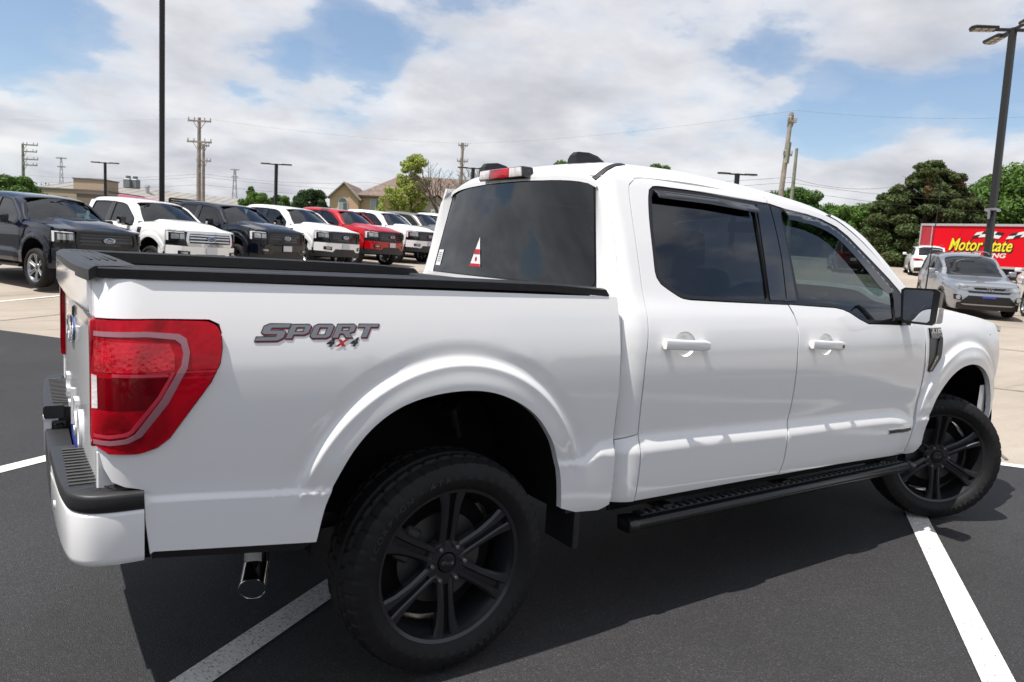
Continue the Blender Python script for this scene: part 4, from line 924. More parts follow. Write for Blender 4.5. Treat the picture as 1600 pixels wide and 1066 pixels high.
    gt = gry.node_tree; gv = texco(gry); sp = gt.nodes.new('ShaderNodeSeparateXYZ'); gt.links.new(gv, sp.inputs[0])
    def sport(nm, mt, o, off, dx=0, dz=0):
        # heavy slanted letters drawn as outlines
        glyph = {
         'S': [[(0, 0), (.80, 0), (1.0, .16), (1.0, .50), (.86, .62), (.34, .62), (.34, .76), (1.06, .76), (1.06, 1.0), (.20, 1.0), (0, .86), (0, .50), (.14, .38), (.66, .38), (.66, .24), (-.12, .24), (-.12, 0)]],
         'P': [[(0, 0), (.30, 0), (.30, .26), (.82, .26), (1.0, .40), (1.0, .86), (.84, 1.0), (0, 1.0)], [(.30, .48), (.70, .48), (.70, .78), (.30, .78)]],
         'O': [[(.16, 0), (.84, 0), (1, .14), (1, .86), (.84, 1), (.16, 1), (0, .86), (0, .14)], [(.30, .24), (.70, .24), (.70, .76), (.30, .76)]],
         'R': [[(0, 0), (.30, 0), (.30, .30), (.48, .30), (.70, 0), (1.06, 0), (.80, .34), (1.0, .46), (1.0, .86), (.84, 1.0), (0, 1.0)], [(.30, .52), (.70, .52), (.70, .78), (.30, .78)]],
         'T': [[(.36, 0), (.66, 0), (.66, .76), (1.04, .76), (1.04, 1.0), (-.02, 1.0), (-.02, .76), (.36, .76)]]}
        x = -.690; H = .040
        for i, ch in enumerate('SPORT'):
            W = (.082, .072, .072, .072, .072)[i]; hh = .050 if i == 0 else .042
            def mp_(p): return (x+dx+p[0]*W*.88+p[1]*hh*.50-.012, 1.246+dz+p[1]*hh+(0 if i else -.006) + (x+.5)*.012*0)
            polys = [[mp_(p) for p in pl] for pl in glyph[ch]]
            q0 = gapped(polys[0], -off) if off else polys[0]; hs = [gapped(pl, off) if off else pl for pl in polys[1:]]
            panel(nm, q0, side_off(o), mt, P, holes=hs, h=.05, lip=.001)
            x += W+.0005
    sport('decal_edge', red, .0012, .0026, .0015, -.0025); sport('decal_shade', blk, .0020, .0022); sport('decal_letter', gry, .0028, -.0012)
    place_text('decal_letter', '4', .036, blk, P, dec(-.485, 1.231, .0012), ext=.0002, shear=.45, sx=1.25, offset=.0016)
    place_text('decal_letter', 'x', .040, red, P, dec(-.448, 1.233, .0018), ext=.0002, shear=.45, sx=1.25, offset=.0018)
    place_text('decal_letter', '4', .036, blk, P, dec(-.408, 1.231, .0012), ext=.0002, shear=.45, sx=1.25, offset=.0016)
    for nm in ('wheel_liner', 'running_board', 'raised_letters', 'mud_flap', 'bed_corner', 'bed_liner', 'badge_script', 'plate_letters', 'grille_bar'):
        for o in [c for c in root.children_recursive if c.type == 'MESH' and c.name.split('.')[0] == nm]: split_loose(o)
    return root
def LP_path():
    # bed side skirts round the lamp: from the lower rear corner round the lamp pocket to the upper rear corner
    inner = LAMP[1:-1]
    return [(-1.122, .975), (-1.12, .960)] + [(-1.087, .935)] + [(p[0]+.004, p[1]-.002) for p in inner[::-1][1:-3]] + [(-.799, 1.262), (-.806, 1.290), (-.833, 1.303), (-.964, 1.305), (-1.113, 1.303)]

hero = make_truck()
# ------------------------------------------------------------------ ground
E0 = np.array([5.9, -.45]); U_ = np.array([math.cos(R(35)), math.sin(R(35))]); V_ = np.array([-U_[1], U_[0]])
def T(x, y):
    d = np.array([x, y])-E0; s = float(d@U_); t = float(d@V_)
    f = ss(0, 4, s); k = -.1625+.0501*min(s, 60)+.0167*min(t, 60)
    return max(0.0, k)*f
def st(s, t): q = E0+U_*s+V_*t; return (float(q[0]), float(q[1]))
def sheet(name, s0, s1, t0, t1, ns, nt_, mat, dz, kind='structure', parent=None, flat=False):
    V = []; F = []
    for i in range(ns+1):
        for j in range(nt_+1):
            x, y = st(s0+(s1-s0)*i/ns, t0+(t1-t0)*j/nt_); V.append((x, y, (0 if flat else T(x, y))+dz))
    for i in range(ns):
        for j in range(nt_): a = i*(nt_+1)+j; F.append((a, a+nt_+1, a+nt_+2, a+1))
    o = mesh_np(name, V, F, mat, parent, smooth=True)
    if kind: o['kind'] = kind
    return o
ASPH = pbsdf('asphalt', (.05, .05, .052), .72, spec=.4); t = ASPH.node_tree; b_ = t.nodes['Principled BSDF']; v = texco(ASPH)
big = ramp(t, noise(t, v, .35, 6, .6), [(.28, (.021, .021, .023)), (.5, (.032, .0315, .034)), (.72, (.046, .045, .048))])
med = noise(t, v, 3.5, 6, .65); fine = noise(t, v, 190, 2, .7)
vor = t.nodes.new('ShaderNodeTexVoronoi'); vor.inputs['Scale'].default_value = 230; t.links.new(v, vor.inputs['Vector'])
stone = ramp(t, vor.outputs['Color'], [(.35, .55), (.78, 1.0), (.95, 2.1)])
c1 = t.nodes.new('ShaderNodeMix'); c1.data_type = 'RGBA'; c1.blend_type = 'MULTIPLY'; c1.inputs[0].default_value = 1; t.links.new(big, c1.inputs[6]); t.links.new(stone, c1.inputs[7])
spots = ramp(t, noise(t, v, 1.7, 8, .74, 1.2), [(.30, .35), (.345, .8), (.42, 1.0)])
c2 = t.nodes.new('ShaderNodeMix'); c2.data_type = 'RGBA'; c2.blend_type = 'MULTIPLY'; c2.inputs[0].default_value = 1; t.links.new(c1.outputs[2], c2.inputs[6]); t.links.new(spots, c2.inputs[7])
t.links.new(c2.outputs[2], b_.inputs['Base Color'])
hgt = mathn(t, 'ADD', mathn(t, 'MULTIPLY', vor.outputs['Distance'], -1.0), mathn(t, 'MULTIPLY', fine, .6))
bn = t.nodes.new('ShaderNodeBump'); bn.inputs['Strength'].default_value = .75; bn.inputs['Distance'].default_value = .004; t.links.new(hgt, bn.inputs['Height']); t.links.new(bn.outputs[0], b_.inputs['Normal'])
CONC = pbsdf('concrete', (.33, .29, .24), .85, spec=.3); t = CONC.node_tree; b_ = t.nodes['Principled BSDF']; v = texco(CONC)
big = ramp(t, noise(t, v, .22, 7, .62), [(.3, (.265, .23, .19)), (.52, (.335, .29, .243)), (.72, (.38, .335, .28))])
mps = t.nodes.new('ShaderNodeMapping'); mps.inputs['Rotation'].default_value = (0, 0, R(-35)); mps.inputs['Scale'].default_value = (.35, 3.0, 1); t.links.new(v, mps.inputs[0])
streak = ramp(t, noise(t, mps.outputs[0], 1.2, 7, .7, .6), [(.30, .60), (.42, .95), (.6, 1.04)])
c1 = t.nodes.new('ShaderNodeMix'); c1.data_type = 'RGBA'; c1.blend_type = 'MULTIPLY'; c1.inputs[0].default_value = .85; t.links.new(big, c1.inputs[6]); t.links.new(streak, c1.inputs[7])
sp_ = ramp(t, noise(t, v, 60, 3, .7), [(.3, .86), (.7, 1.08)])
c2 = t.nodes.new('ShaderNodeMix'); c2.data_type = 'RGBA'; c2.blend_type = 'MULTIPLY'; c2.inputs[0].default_value = 1; t.links.new(c1.outputs[2], c2.inputs[6]); t.links.new(sp_, c2.inputs[7]); t.links.new(c2.outputs[2], b_.inputs['Base Color'])
bn = t.nodes.new('ShaderNodeBump'); bn.inputs['Strength'].default_value = .3; bn.inputs['Distance'].default_value = .004; t.links.new(noise(t, v, 90, 3, .7), bn.inputs['Height']); t.links.new(bn.outputs[0], b_.inputs['Normal'])
GRASS = grain(pbsdf('grass', (.045, .085, .022), .9, spec=.2), 1.2, .4, .5, 5, 14, .05)
gr_ = sheet('ground', -520, 620, -560, 560, 76, 76, GRASS, -.35)
for vv in gr_.data.vertices:
    d_ = np.array([vv.co.x, vv.co.y])-E0; s_, t_ = float(d_@U_), float(d_@V_)
    if -80 < s_ < 90 and -90 < t_ < 100: vv.co.z -= 2.2
lot = sheet('concrete_lot', -.6, 62, -60, 75, 60, 40, CONC, -.006)
sheet('concrete_aisle', -60, -19.0, -60, 75, 10, 10, CONC, -.006, flat=True)
asp = sheet('asphalt_lot', -19.2, -.14, -48, 60, 8, 10, ASPH, 0, flat=True)
sheet('street', 62, 72, -200, 200, 2, 20, ASPH, .02)
JOINT = pbsdf('joint_tar', (.055, .05, .045), .8)
CRK = grain(pbsdf('crack_dirt', (.16, .135, .11), .9), 5, .5)
for k, s_ in enumerate((4.6, 9.2, 13.8, 18.4, 23.0)):
    sheet('expansion_joint', s_, s_+.035, -30, 60, 1, 60, JOINT if k % 2 else CRK, .004, None, lot)
for k in range(-4, 11): sheet('expansion_joint', 0, 30, 4.6*k, 4.6*k+.03, 40, 1, CRK, .004, None, lot)
PAINT = grain(pbsdf('line_paint', (.70, .69, .66), .75), 14, .14, .4, 5, 150, .003)
pt_ = PAINT.node_tree; pb = pt_.nodes['Principled BSDF']; pv = texco(PAINT)
wear = ramp(pt_, noise(pt_, pv, 95, 3, .75), [(.34, (.09, .09, .09)), (.42, (.56, .55, .52)), (.62, (.74, .73, .70))]); pt_.links.new(wear, pb.inputs['Base Color'])
for k in range(-9, 3):
    t_ = 1.015+2.70*k+(.05 if k == 2 else 0)
    o = sheet('painted_line', -5.9, -.16, t_-.0635, t_+.0635, 12, 1, PAINT, .004, None, asp, flat=True)
sheet('painted_line', -.27, -.15, -24, 4, 1, 40, PAINT, .0045, None, asp, flat=True)
for k in range(-9, 12): sheet('painted_line', -18.6, -12.9, 1.015+2.70*k-.06, 1.015+2.70*k+.06, 12, 1, PAINT, .004, None, asp, flat=True)
# painted stall lines on the concrete, between the parked trucks
LOTH = -61.0
Vq = []
for i in range(31):
    p0_ = np.array([-4.4, 13.0])+np.array([.967, .255])*i*.3
    for w_ in (-.05, .05): q_ = p0_+np.array([-.255, .967])*w_; Vq.append((q_[0], q_[1], T(*q_)+.006))
mesh_np('painted_line', Vq, [(2*i, 2*i+2, 2*i+3, 2*i+1) for i in range(30)], PAINT, lot)
# ------------------------------------------------------------------ parked pickups: copies of the truck and of each of its parts
SKIP = {'step_tread_rib', 'tread_cleat', 'tyre_letter', 'decal_letter', 'decal_edge', 'decal_shade', 'plate_letters', 'paper_sticker', 'triangle_sticker', 'sticker_band', 'sticker_mark', 'print_line', 'rain_visor', 'liner_bracket', 'door_badge', 'door_badge_face', 'antenna', 'leaf_spring', 'shock_absorber', 'exhaust_tip', 'keyhole_button', 'brake_shield', 'roof_fairing', 'bumper_gap_filler_', 'badge_ring_', 'trailer_socket', 'handle_cup', 'lug_nut', 'lens_segment', 'light_guide', 'reflector', 'tail_lamp_face', 'mirror_glass', 'cap_rib'}
def dup_truck(loc, rz, paintmat, label, group, swap=None, rims=None):
    r = hero.copy(); COL.objects.link(r); r.location = loc; r.rotation_euler = (0, 0, rz); r['label'] = label; r['category'] = 'pickup truck'; r['group'] = group
    def rec(src, par):
        for ch in src.children:
            nm = ch.name.split('.')[0]
            if nm in SKIP: continue
            c = ch.copy(); COL.objects.link(c); c.parent = par
            sub = {'white_paint': paintmat}
            if swap: sub.update(swap)
            if rims and nm in ('spoke', 'hub_disc', 'wheel'): sub['dark_alloy'] = rims
            for i, sl in enumerate(c.material_slots):
                if sl.material and sl.material.name in sub: nm_ = sub[sl.material.name]; sl.link = 'OBJECT'; c.material_slots[i].material = nm_
            if nm == 'wheel' and c.location.x > 2:
                left = c.location.y > 0; c.location = (3.674, .865 if left else -.865, .405); c.rotation_euler = (0, 0, math.pi if left else 0)
            rec(ch, c)
    rec(hero, r); return r
GR = 'pickup trucks parked in a row behind the foreground truck'
HD = R(-64); hx, hy = math.cos(HD), math.sin(HD)
W0 = np.array([-1.02, 14.78])     # front right tyre of the first truck
O0 = W0-3.674*np.array([hx, hy])+.95*np.array([hy*-1*-1, -hx])*-1
O0 = W0-3.674*np.array([hx, hy])-np.array([-hy, hx])*(-.95)
CHR = {'gloss_black_x': CHROME}
rowt = [(NAVY, 'dark navy pickup with silver spoke wheels at the left end of the parked row', None, RIMSIL),
        (WHITE, 'white pickup with chrome barred grille parked between two dark pickups', {'black_plastic': CHROME}, RIMSIL),
        (DARKP, 'very dark blue pickup with a black grille, third in the parked row', None, None),
        (WHITE, 'white pickup with black grille parked directly beside the red pickup', None, RIMSIL),
        (REDP, 'red pickup with black grille in the parked row', None, RIMSIL),
        (WHITE, 'white pickup just past the red pickup, nose partly hidden by the cab', None, None),
        (GREYP, 'grey beige pickup mostly hidden behind the second to last white pickup', None, None),
        (WHITE, 'white pickup at the far end of the row, beside the rear window edge', None, None)]
for i, (pm, lb, sw, rm) in enumerate(rowt):
    q = O0+U_*2.87*i; x, y = q
    zc_ = T(x+hx*1.8, y+hy*1.8)
    sl = (T(x+hx*3.6, y+hy*3.6)-T(x, y))/3.6
    tr = dup_truck((x, y, T(x+hx*3.67, y+hy*3.67)-.0), HD, pm, lb, GR, None, rm)
    if i == 1:
        for c in tr.children_recursive:
            if c.name.startswith(('grille_bar', 'grille_frame')):
                for s_ in range(len(c.material_slots)): c.material_slots[s_].link = 'OBJECT'; c.material_slots[s_].material = CHROME
# a second row further back, and trucks behind the photographer that the paint and the glass reflect
bk = [((-6.8, -12.4), R(125), DARKP, 'dark pickup standing behind the photographer, nose to the left'), ((-10.6, -4.2), R(20), WHITE, 'white pickup standing off to the left behind the bumper'), ((3.2, -14.2), R(125), WHITE, 'white pickup standing opposite the doors behind the photographer')]
for (x, y), a, pm, lb in bk: dup_truck((x, y, 0), a, pm, lb, 'pickup trucks standing behind the photographer')
# ------------------------------------------------------------------ small cars and sport utility vehicles
def make_suv(label, loc, rz, paintmat, L_=4.6, W_=1.85, H_=1.68, face='front', plate=None, boxy=0.0, cat='car'):
    root = empty('parked_suv', loc, rz); tag(root, label, cat)
    xr, xf, wb = -.95, L_-.95, 2.68
    zt = pchip([(xr-.02, .98), (xr+.05, 1.10), (xr+.22, 1.36+boxy*.2), (xr+.40, H_-.10), (xr+.75, H_-.02), (.75, H_), (1.20, H_-.04), (1.50, H_-.13), (1.90, 1.31), (2.26, 1.08), (2.45, 1.05), (2.75, 1.03), (xf-.35, .98), (xf-.12, .93), (xf, .86)])
    def wd(x):
        c = (xr+xf)/2; h_ = (xf-xr)/2; u_ = abs((x-c)/h_); return W_/2*(1-.17*u_**5-.03*u_**2)
    LOWP = pchip([(.24, .90), (.32, .955), (.45, .985), (.62, 1.0), (.78, .992), (.90, .988), (1.0, .972), (1.06, .95)])
    def belt(x): return min(1.06, zt(x)-.07)
    def ys(x, z):
        w_ = wd(x); zb = belt(x)
        if z <= zb: return w_*LOWP(z*(1.06/ max(zb, .6)) if z > .9*zb else z)
        t_ = min(1, (z-zb)/max(.02, zt(x)-zb)); return w_*(.95-.20*t_**1.15*ss(.1, .35, zt(x)-zb)-.10*t_*(1-ss(.1, .35, zt(x)-zb)))-w_*.25*max(0, (t_-.86)/.14)**2
    def zs_(x, y):
        w_ = wd(x); u_ = min(1, abs(y)/w_); H = zt(x); zb = belt(x); lim = .72
        return H-(H-zb)*.16*max(0, u_/lim)**3.5 if u_ < lim else H-(H-zb)*(.16+.5*((u_-lim)/(1-lim)))
    xs = np.concatenate([np.linspace(xr, xr+.5, 12), np.linspace(xr+.55, xf-.25, 58), np.linspace(xf-.22, xf, 7)]); rings = []; V = []; F = []
    for x in xs:
        w_ = wd(x); zb = belt(x); H = zt(x); ring = []
        for z in list(np.linspace(.24, zb*.999, 13)): ring.append((x, ys(x, z), z))
        for t_ in (.15, .3, .45, .6, .72, .82, .89, .94): z = zb+(H-zb)*t_*.92; ring.append((x, ys(x, z), z))
        for u_ in (.70, .6, .45, .25, 0): ring.append((x, w_*u_, zs_(x, w_*u_)))
        ring[-6:-5] = [(x, min(ring[-6][1], ring[-7][1]), ring[-6][2])]
        full = [(p[0], -p[1], p[2]) for p in ring]+[p for p in ring[-2::-1]]; rings.append(full)
    n = len(rings[0])
    for r_ in rings: V += r_
    for i in range(len(xs)-1):
        for k in range(n-1):
            xm = (xs[i]+xs[i+1])/2; zm = (rings[i][k][2]+rings[i][k+1][2])/2
            if any(math.hypot(xm-wx, zm-.34) < .385 for wx in (0, wb)) and zm < .80: continue
            F.append((i*n+k, (i+1)*n+k, (i+1)*n+k+1, i*n+k+1))
    F.append(tuple(range(n))); 
    b0 = mesh_np('body', V, F, paintmat, root); bm = bmesh.new(); bm.from_mesh(b0.data); bmesh.ops.recalc_face_normals(bm, faces=bm.faces); bm.to_mesh(b0.data); bm.free()
    b0.data.polygons.foreach_set('use_smooth', [True]*len(b0.data.polygons)); b0.data.set_sharp_from_angle(angle=R(50))
    S = lambda o: (lambda x, z: (x, -ys(x, z)-o, z))
    gz = .0
    def win(pl, nm='side_window'): panel(nm, rounded(pl, .04, 3), S(.006), MATS_WIN, root, h=.08, lip=.006, mirror=True)
    MATS_WIN = pbsdf('dark_car_glass', (.012, .014, .016), .03, spec=.6)
    Ht = H_-.13
    win([(.95, 1.10), (.95, Ht), (1.30, Ht-.03), (1.62, Ht-.16), (1.98, 1.22), (2.05, 1.10)]); win([(.02, 1.11), (.05, Ht-.01), (.88, Ht), (.88, 1.10)]); win([(-.62, 1.16), (-.42, Ht-.08), (-.05, Ht-.02), (-.07, 1.12)])
    for x_ in (.915, -.025): panel('door_gap', [(x_, .42), (x_+.012, .42), (x_+.012, 1.08), (x_, 1.08)], S(.002), SATIN, root, h=.05, lip=0, mirror=True)
    for x_ in (.30, 1.15): panel('door_handle', rounded([(x_, .93), (x_+.16, .93), (x_+.16, .965), (x_, .965)], .012, 2), S(.02), paintmat, root, h=.03, lip=.02, mirror=True)
    for wx in (0, wb):
        ringp = [(wx+.435*math.cos(R(a)), .34+.435*math.sin(R(a))) for a in range(-8, 190, 9)]+[(wx+.362*math.cos(R(a)), .34+.362*math.sin(R(a))) for a in range(190, -12, -9)]
        panel('arch_trim', ringp, S(.010), SATIN, root, h=.04, lip=.03, mirror=True)
        for sg in (-1, 1):
            b = MB(); n_ = 18; A = [(wx+.40*math.cos(R(-10+200*i/n_)), .34+.40*math.sin(R(-10+200*i/n_))) for i in range(n_+1)]
            i0 = [b.bm.verts.new((p[0], sg*W_/2*.93, p[1])) for p in A]; i1 = [b.bm.verts.new((p[0], sg*.5, p[1])) for p in A]
            for i in range(n_): b.bm.faces.new((i0[i], i0[i+1], i1[i+1], i1[i]))
            b.bm.faces.new(i1); b.build('wheel_liner', DARK, root)
            b = MB(); b.lathe([(.235, -.09), (.27, -.108), (.31, -.11), (.335, -.09), (.345, -.05), (.345, .05), (.335, .09), (.27, .105), (.235, .09)], seg=36); wh = b.build('tyre', RUBBER, root, angle=30)
            wh.location = (wx, sg*(W_/2-.13), .345); wh.rotation_euler.z = 0 if sg < 0 else math.pi
            b = MB(); b.lathe([(.238, -.092), (.228, -.085), (.215, -.03), (.06, -.03), (.0, -.03)], seg=36)
            for k in range(5):
                a = 2*math.pi*k/5+.3
                for da in (-.13, .13): b.box((.135*math.cos(a+da*.6), -.072, .135*math.sin(a+da*.6)), (.20, .02, .026), Matrix.Rotation(-(a+da*.25), 3, 'Y'))
            b.lathe([(0, -.088), (.045, -.086), (.05, -.06)], seg=16); b.build('alloy_rim', pbsdf('suv_alloy', (.40, .41, .43), .3, .8), wh, angle=35)
    panel('sill', [(.38, .245), (wb-.38, .245), (wb-.38, .36), (.38, .36)], S(.010), SATIN, root, h=.1, lip=.03, mirror=True)
    # sloping glass front and rear
    def slope(x0, x1, h0, h1, o): return lambda u_, t_: (x0+(x1-x0)*t_, u_*(h0+(h1-h0)*t_), zs_(x0+(x1-x0)*t_, u_*(h0+(h1-h0)*t_))+o)
    panel('windshield', rounded([(-1, 0), (1, 0), (1, 1), (-1, 1)], .08, 2), slope(2.24, 1.40, .78, .62, .007), MATS_WIN, root, h=.12, lip=0, out=(.7, 0, .7))
    panel('rear_window', rounded([(-1, 0), (1, 0), (1, 1), (-1, 1)], .08, 2), slope(xr+.08, xr+.40, .68, .60, .010), MATS_WIN, root, h=.12, lip=0, out=(-.7, 0, .7))
    for sg in (-1, 1):
        b = MB(); b.box((1.88, sg*(W_/2+.10), 1.16), (.12, .20, .14), bev=.03, seg=2); b.tube([(1.95, sg*W_/2*.9, 1.10), (1.9, sg*(W_/2+.04), 1.13)], .02, 8); b.build('door_mirror', paintmat, root, angle=50)
        b = MB(); b.tube([(-.45, sg*.60, H_-.02), (-.3, sg*.60, H_+.04), (.5, sg*.60, H_+.055), (1.0, sg*.60, H_+.03), (1.12, sg*.60, H_-.02)], .016, 8); b.build('roof_rail', SATIN if paintmat != SILVER else GREYP, root, angle=50)
    # faces: front at xf, rear at xr
    fx = lambda o: (lambda y, z: (xf+.10*(1-(abs(y)/wd(xf))**3)+.05*math.exp(-((z-.52)/.2)**2)+o-.03, y, z))
    rxf = lambda o: (lambda y, z: (xr-.07*(1-(abs(y)/wd(xr))**4)-.06*math.exp(-((z-.55)/.16)**2)-o+.01, y, z))
    wf = wd(xf); wr = wd(xr)
    panel('front_fascia', [(-wf, .26), (wf, .26), (wf*1.0, .78), (wf*.9, .865), (0, .885), (-wf*.9, .865), (-wf, .78)], fx(0), paintmat, root, h=.06, lip=.10, lipv=(-1, 0, 0), out=(1, 0, 0))
    panel('rear_fascia', [(-wr, .26), (wr, .26), (wr, .92), (wr*.95, 1.02), (0, 1.06), (-wr*.95, 1.02), (-wr, .92)], rxf(0), paintmat, root, h=.06, lip=.06, lipv=(1, 0, 0), out=(-1, 0, 0))
    FO = dict(lip=.01, lipv=(-1, 0, 0), out=(1, 0, 0)); RO = dict(lip=.02, lipv=(1, 0, 0), out=(-1, 0, 0))
    panel('upper_grille', [(-.34, .785), (.34, .785), (.38, .84), (-.38, .84)], fx(.010), SATIN, root, h=.05, **FO)
    panel('grille_slot', [(-.46, .695), (.46, .695), (.52, .745), (-.52, .745)], fx(.008), SATIN, root, h=.05, **FO)
    panel('lower_grille', [(-.66, .43), (.66, .43), (.48, .62), (-.48, .62)], fx(.006), SATIN, root, h=.05, **FO)
    panel('lower_valance', [(-wf*.98, .25), (wf*.98, .25), (wf*.99, .40), (.70, .43), (-.70, .43), (-wf*.99, .40)], fx(.004), SATIN, root, h=.06, **FO)
    for sg in (-1, 1): panel('fog_surround', [(sg*.60, .47), (sg*.80, .50), (sg*.82, .64), (sg*.64, .62)], fx(.007), SATIN, root, h=.05, **FO)
    panel('skid_bar', [(-.56, .365), (.56, .365), (.64, .40), (-.64, .40)], fx(.016), STEEL, root, h=.05, **FO)
    b = MB(); b.tube([(xf+.105, .07*math.cos(a), .812+.042*math.sin(a)) for a in np.linspace(0, 2*math.pi, 25)], .007, 6, False); b.tube([(xf+.107, .02*math.cos(a), .812+.040*math.sin(a)) for a in np.linspace(0, 2*math.pi, 25)], .006, 6, False); b.build('front_emblem', CHROME, root, angle=60)
    for sg in (-1, 1):
        panel('headlamp', [(sg*.37, .785), (sg*.42, .85), (sg*wf*.985, .885), (sg*wf*.995, .80), (sg*.60, .765)], fx(.014), CLEARL, root, h=.05, **FO)
        panel('headlamp_side', [(xf-.32, .90), (xf-.02, .80), (xf-.01, .87), (xf-.30, .93)], (lambda o: (lambda x, z: (x, -sg*-1*-1*ys(x, z)-0, z)) if False else (lambda x, z: (x, sg*(ys(x, z)+.006), z)))(0), CLEARL, root, h=.05, lip=0, out=(0, sg, 0))
        b = MB(); b.tube([(xf+.02, sg*.70, .56), (xf+.055, sg*.70, .56)], .062, 18); b.build('fog_lamp', CLEARL, root, angle=50)
        panel('tail_lamp', [(sg*.36, .89), (sg*.36, .95), (sg*wr*.98, .985), (sg*wr*.995, .85), (sg*.60, .86)], rxf(.012), LRED, root, h=.05, **RO)
        panel('tail_lamp_side', [(xr, .86), (xr, .985), (xr+.22, .965), (xr+.14, .88)], lambda x, z: (x, sg*(ys(x, z)+.008), z), LRED, root, h=.05, lip=0, out=(0, sg, 0))
    panel('rear_valance', [(-wr, .26), (wr, .26), (wr, .46), (.5, .50), (-.5, .50), (-wr, .46)], rxf(.012), SATIN, root, h=.06, **RO)
    panel('chrome_strip', [(-.40, .865), (.40, .865), (.40, .885), (-.40, .885)], rxf(.010), CHROME, root, h=.06, **RO)
    b = MB(); b.box((xf+.115, 0, .56), (.014, .31, .13), bev=.003); b.build('front_plate', plate or PLATE_W, root)
    b = MB(); b.box((xr-.085, 0, .76), (.014, .31, .15), bev=.003); b.build('rear_plate', PLATE_W, root)
    return root
H35 = R(35)
def placeS(label, wx, wy, rz, lx, ly, *a, **k):
    """put the vehicle so that its own point (lx, ly) stands at (wx, wy)"""
    c, s = math.cos(rz), math.sin(rz); x = wx-(lx*c-ly*s); y = wy-(lx*s+ly*c); z = T(x+c*1.3, y+s*1.3)
    o = make_suv(label, (x, y, z), rz, *a, **k); pitch = -math.atan2(T(x+c*2.6, y+s*2.6)-T(x, y), 2.6); o.rotation_euler = (0, pitch, rz); o.location.z = T(x, y)
    return o
s1 = placeS('silver compact suv facing us with a blue front plate and roof rails', 21.38, 5.93, R(219), 2.68, .80, SILVER, H_=1.69, plate=PLATE_BLUE)
s2 = placeS('white suv seen from behind left, parked before the pine and the red trailer', 40.2, 18.6, R(33), 0, .80, WHITE, H_=1.70)
s3 = placeS('white suv seen from behind under the right light pole, past the silver suv', 26.6, 7.4, R(30), 0, .85, WHITE, H_=1.72)
s4 = placeS('white suv cut by the right edge of the picture, nose towards us', 20.62, 4.32, R(217), 2.68, -.75, WHITE, H_=1.66)
s5 = placeS('maroon suv seen from behind at the foot of the trees', 36.2, 20.0, R(38), 0, .2, MAROON, H_=1.80, boxy=.5)
for i, (wx, wy, pm, lb) in enumerate(((24.4, 11.2, SILVER, 'dark trim suv roof half hidden behind the silver suv'),)): pass
# ------------------------------------------------------------------ lamps and poles
POLE = pbsdf('dark_bronze_pole', (.018, .017, .018), .45, .3); LEDM = pbsdf('led_panel', (.30, .29, .25), .3)
def light_pole(label, x, y, h, wd_, arms, zbase=None, alen=.9, group=None, lean=0, cat='light pole'):
    z = T(x, y) if zbase is None else zbase; root = empty('light_pole', (x, y, z)); tag(root, label, cat, group)
    b = MB(); b.box((0, 0, (h-.4)/2), (wd_, wd_, h+.4)); b.build('shaft', POLE, root)
    b = MB(); b.lathe([(.0, .75), (.26, .75), (.30, .70), (.30, -.5)], ax='z', seg=24); b.build('concrete_base', CONC, root, angle=40)
    for a in arms:
        c, s = math.cos(R(a)), math.sin(R(a)); b = MB(); rot = Matrix.Rotation(R(a), 3, 'Z')
        b.box((c*(alen*.32), s*(alen*.32), h-.05), (alen*.64, .07, .09), rot, .01); b.build('arm', POLE, root)
        b = MB(); b.prism([(-.40, -.16), (.30, -.20), (.38, -.08), (.38, .08), (.30, .20), (-.40, .16)], 'z', -.05, .035, .015)
        bmesh.ops.transform(b.bm, matrix=Matrix.Translation((c*alen, s*alen, h-.02)) @ rot.to_4x4(), verts=b.bm.verts); hd = b.build('lamp_head', POLE, root, angle=40)
        for k in range(3):
            for j in (-1, 1):
                b = MB(); b.box((-.22+.2*k, j*.085, -.054), (.16, .13, .012)); bmesh.ops.transform(b.bm, matrix=Matrix.Translation((c*alen, s*alen, h-.02)) @ rot.to_4x4(), verts=b.bm.verts); b.build('led_module', LEDM, hd)
    return root
light_pole('tall dark square light pole rising behind the parked pickups, top out of frame', 2.47, 22.57, 12.6, .145, (35, 215), lean=0)
rp = light_pole('dark light pole with four lamp heads standing behind the silver suv', 23.52, 7.52, 8.55, .17, (-34-8, 56, 146-8, 236), alen=.85); rp.rotation_euler = (R(-2.2), R(2.8), 0)
b = MB(); b.box((0, 0, 3.05), (.33, .33, .07)); b.box((-.19, .0, 2.9), (.06, .06, .3)); b.build('strap', STEEL, rp)
for lb, x, y, zt_ in (('small double headed light pole above the tan shop building', 5.05, 71.58, 7.58), ('double headed light pole between the round tree and the shed', 15.67, 56.48, 7.64), ('double headed light pole rising above the white roof of the truck', 35.64, 27.52, 7.35), ('double headed light pole half hidden by the upper left corner of the cab', 29.08, 48.59, 8.33)):
    light_pole(lb, x, y, zt_-T(x, y), .22, (-34, 146), alen=.85)
WOOD = grain(pbsdf('weathered_wood', (.22, .19, .16), .9), 3, .35, .4, 5, 20, .01); WOODG = grain(pbsdf('green_grey_wood', (.17, .19, .14), .9), 3, .3)
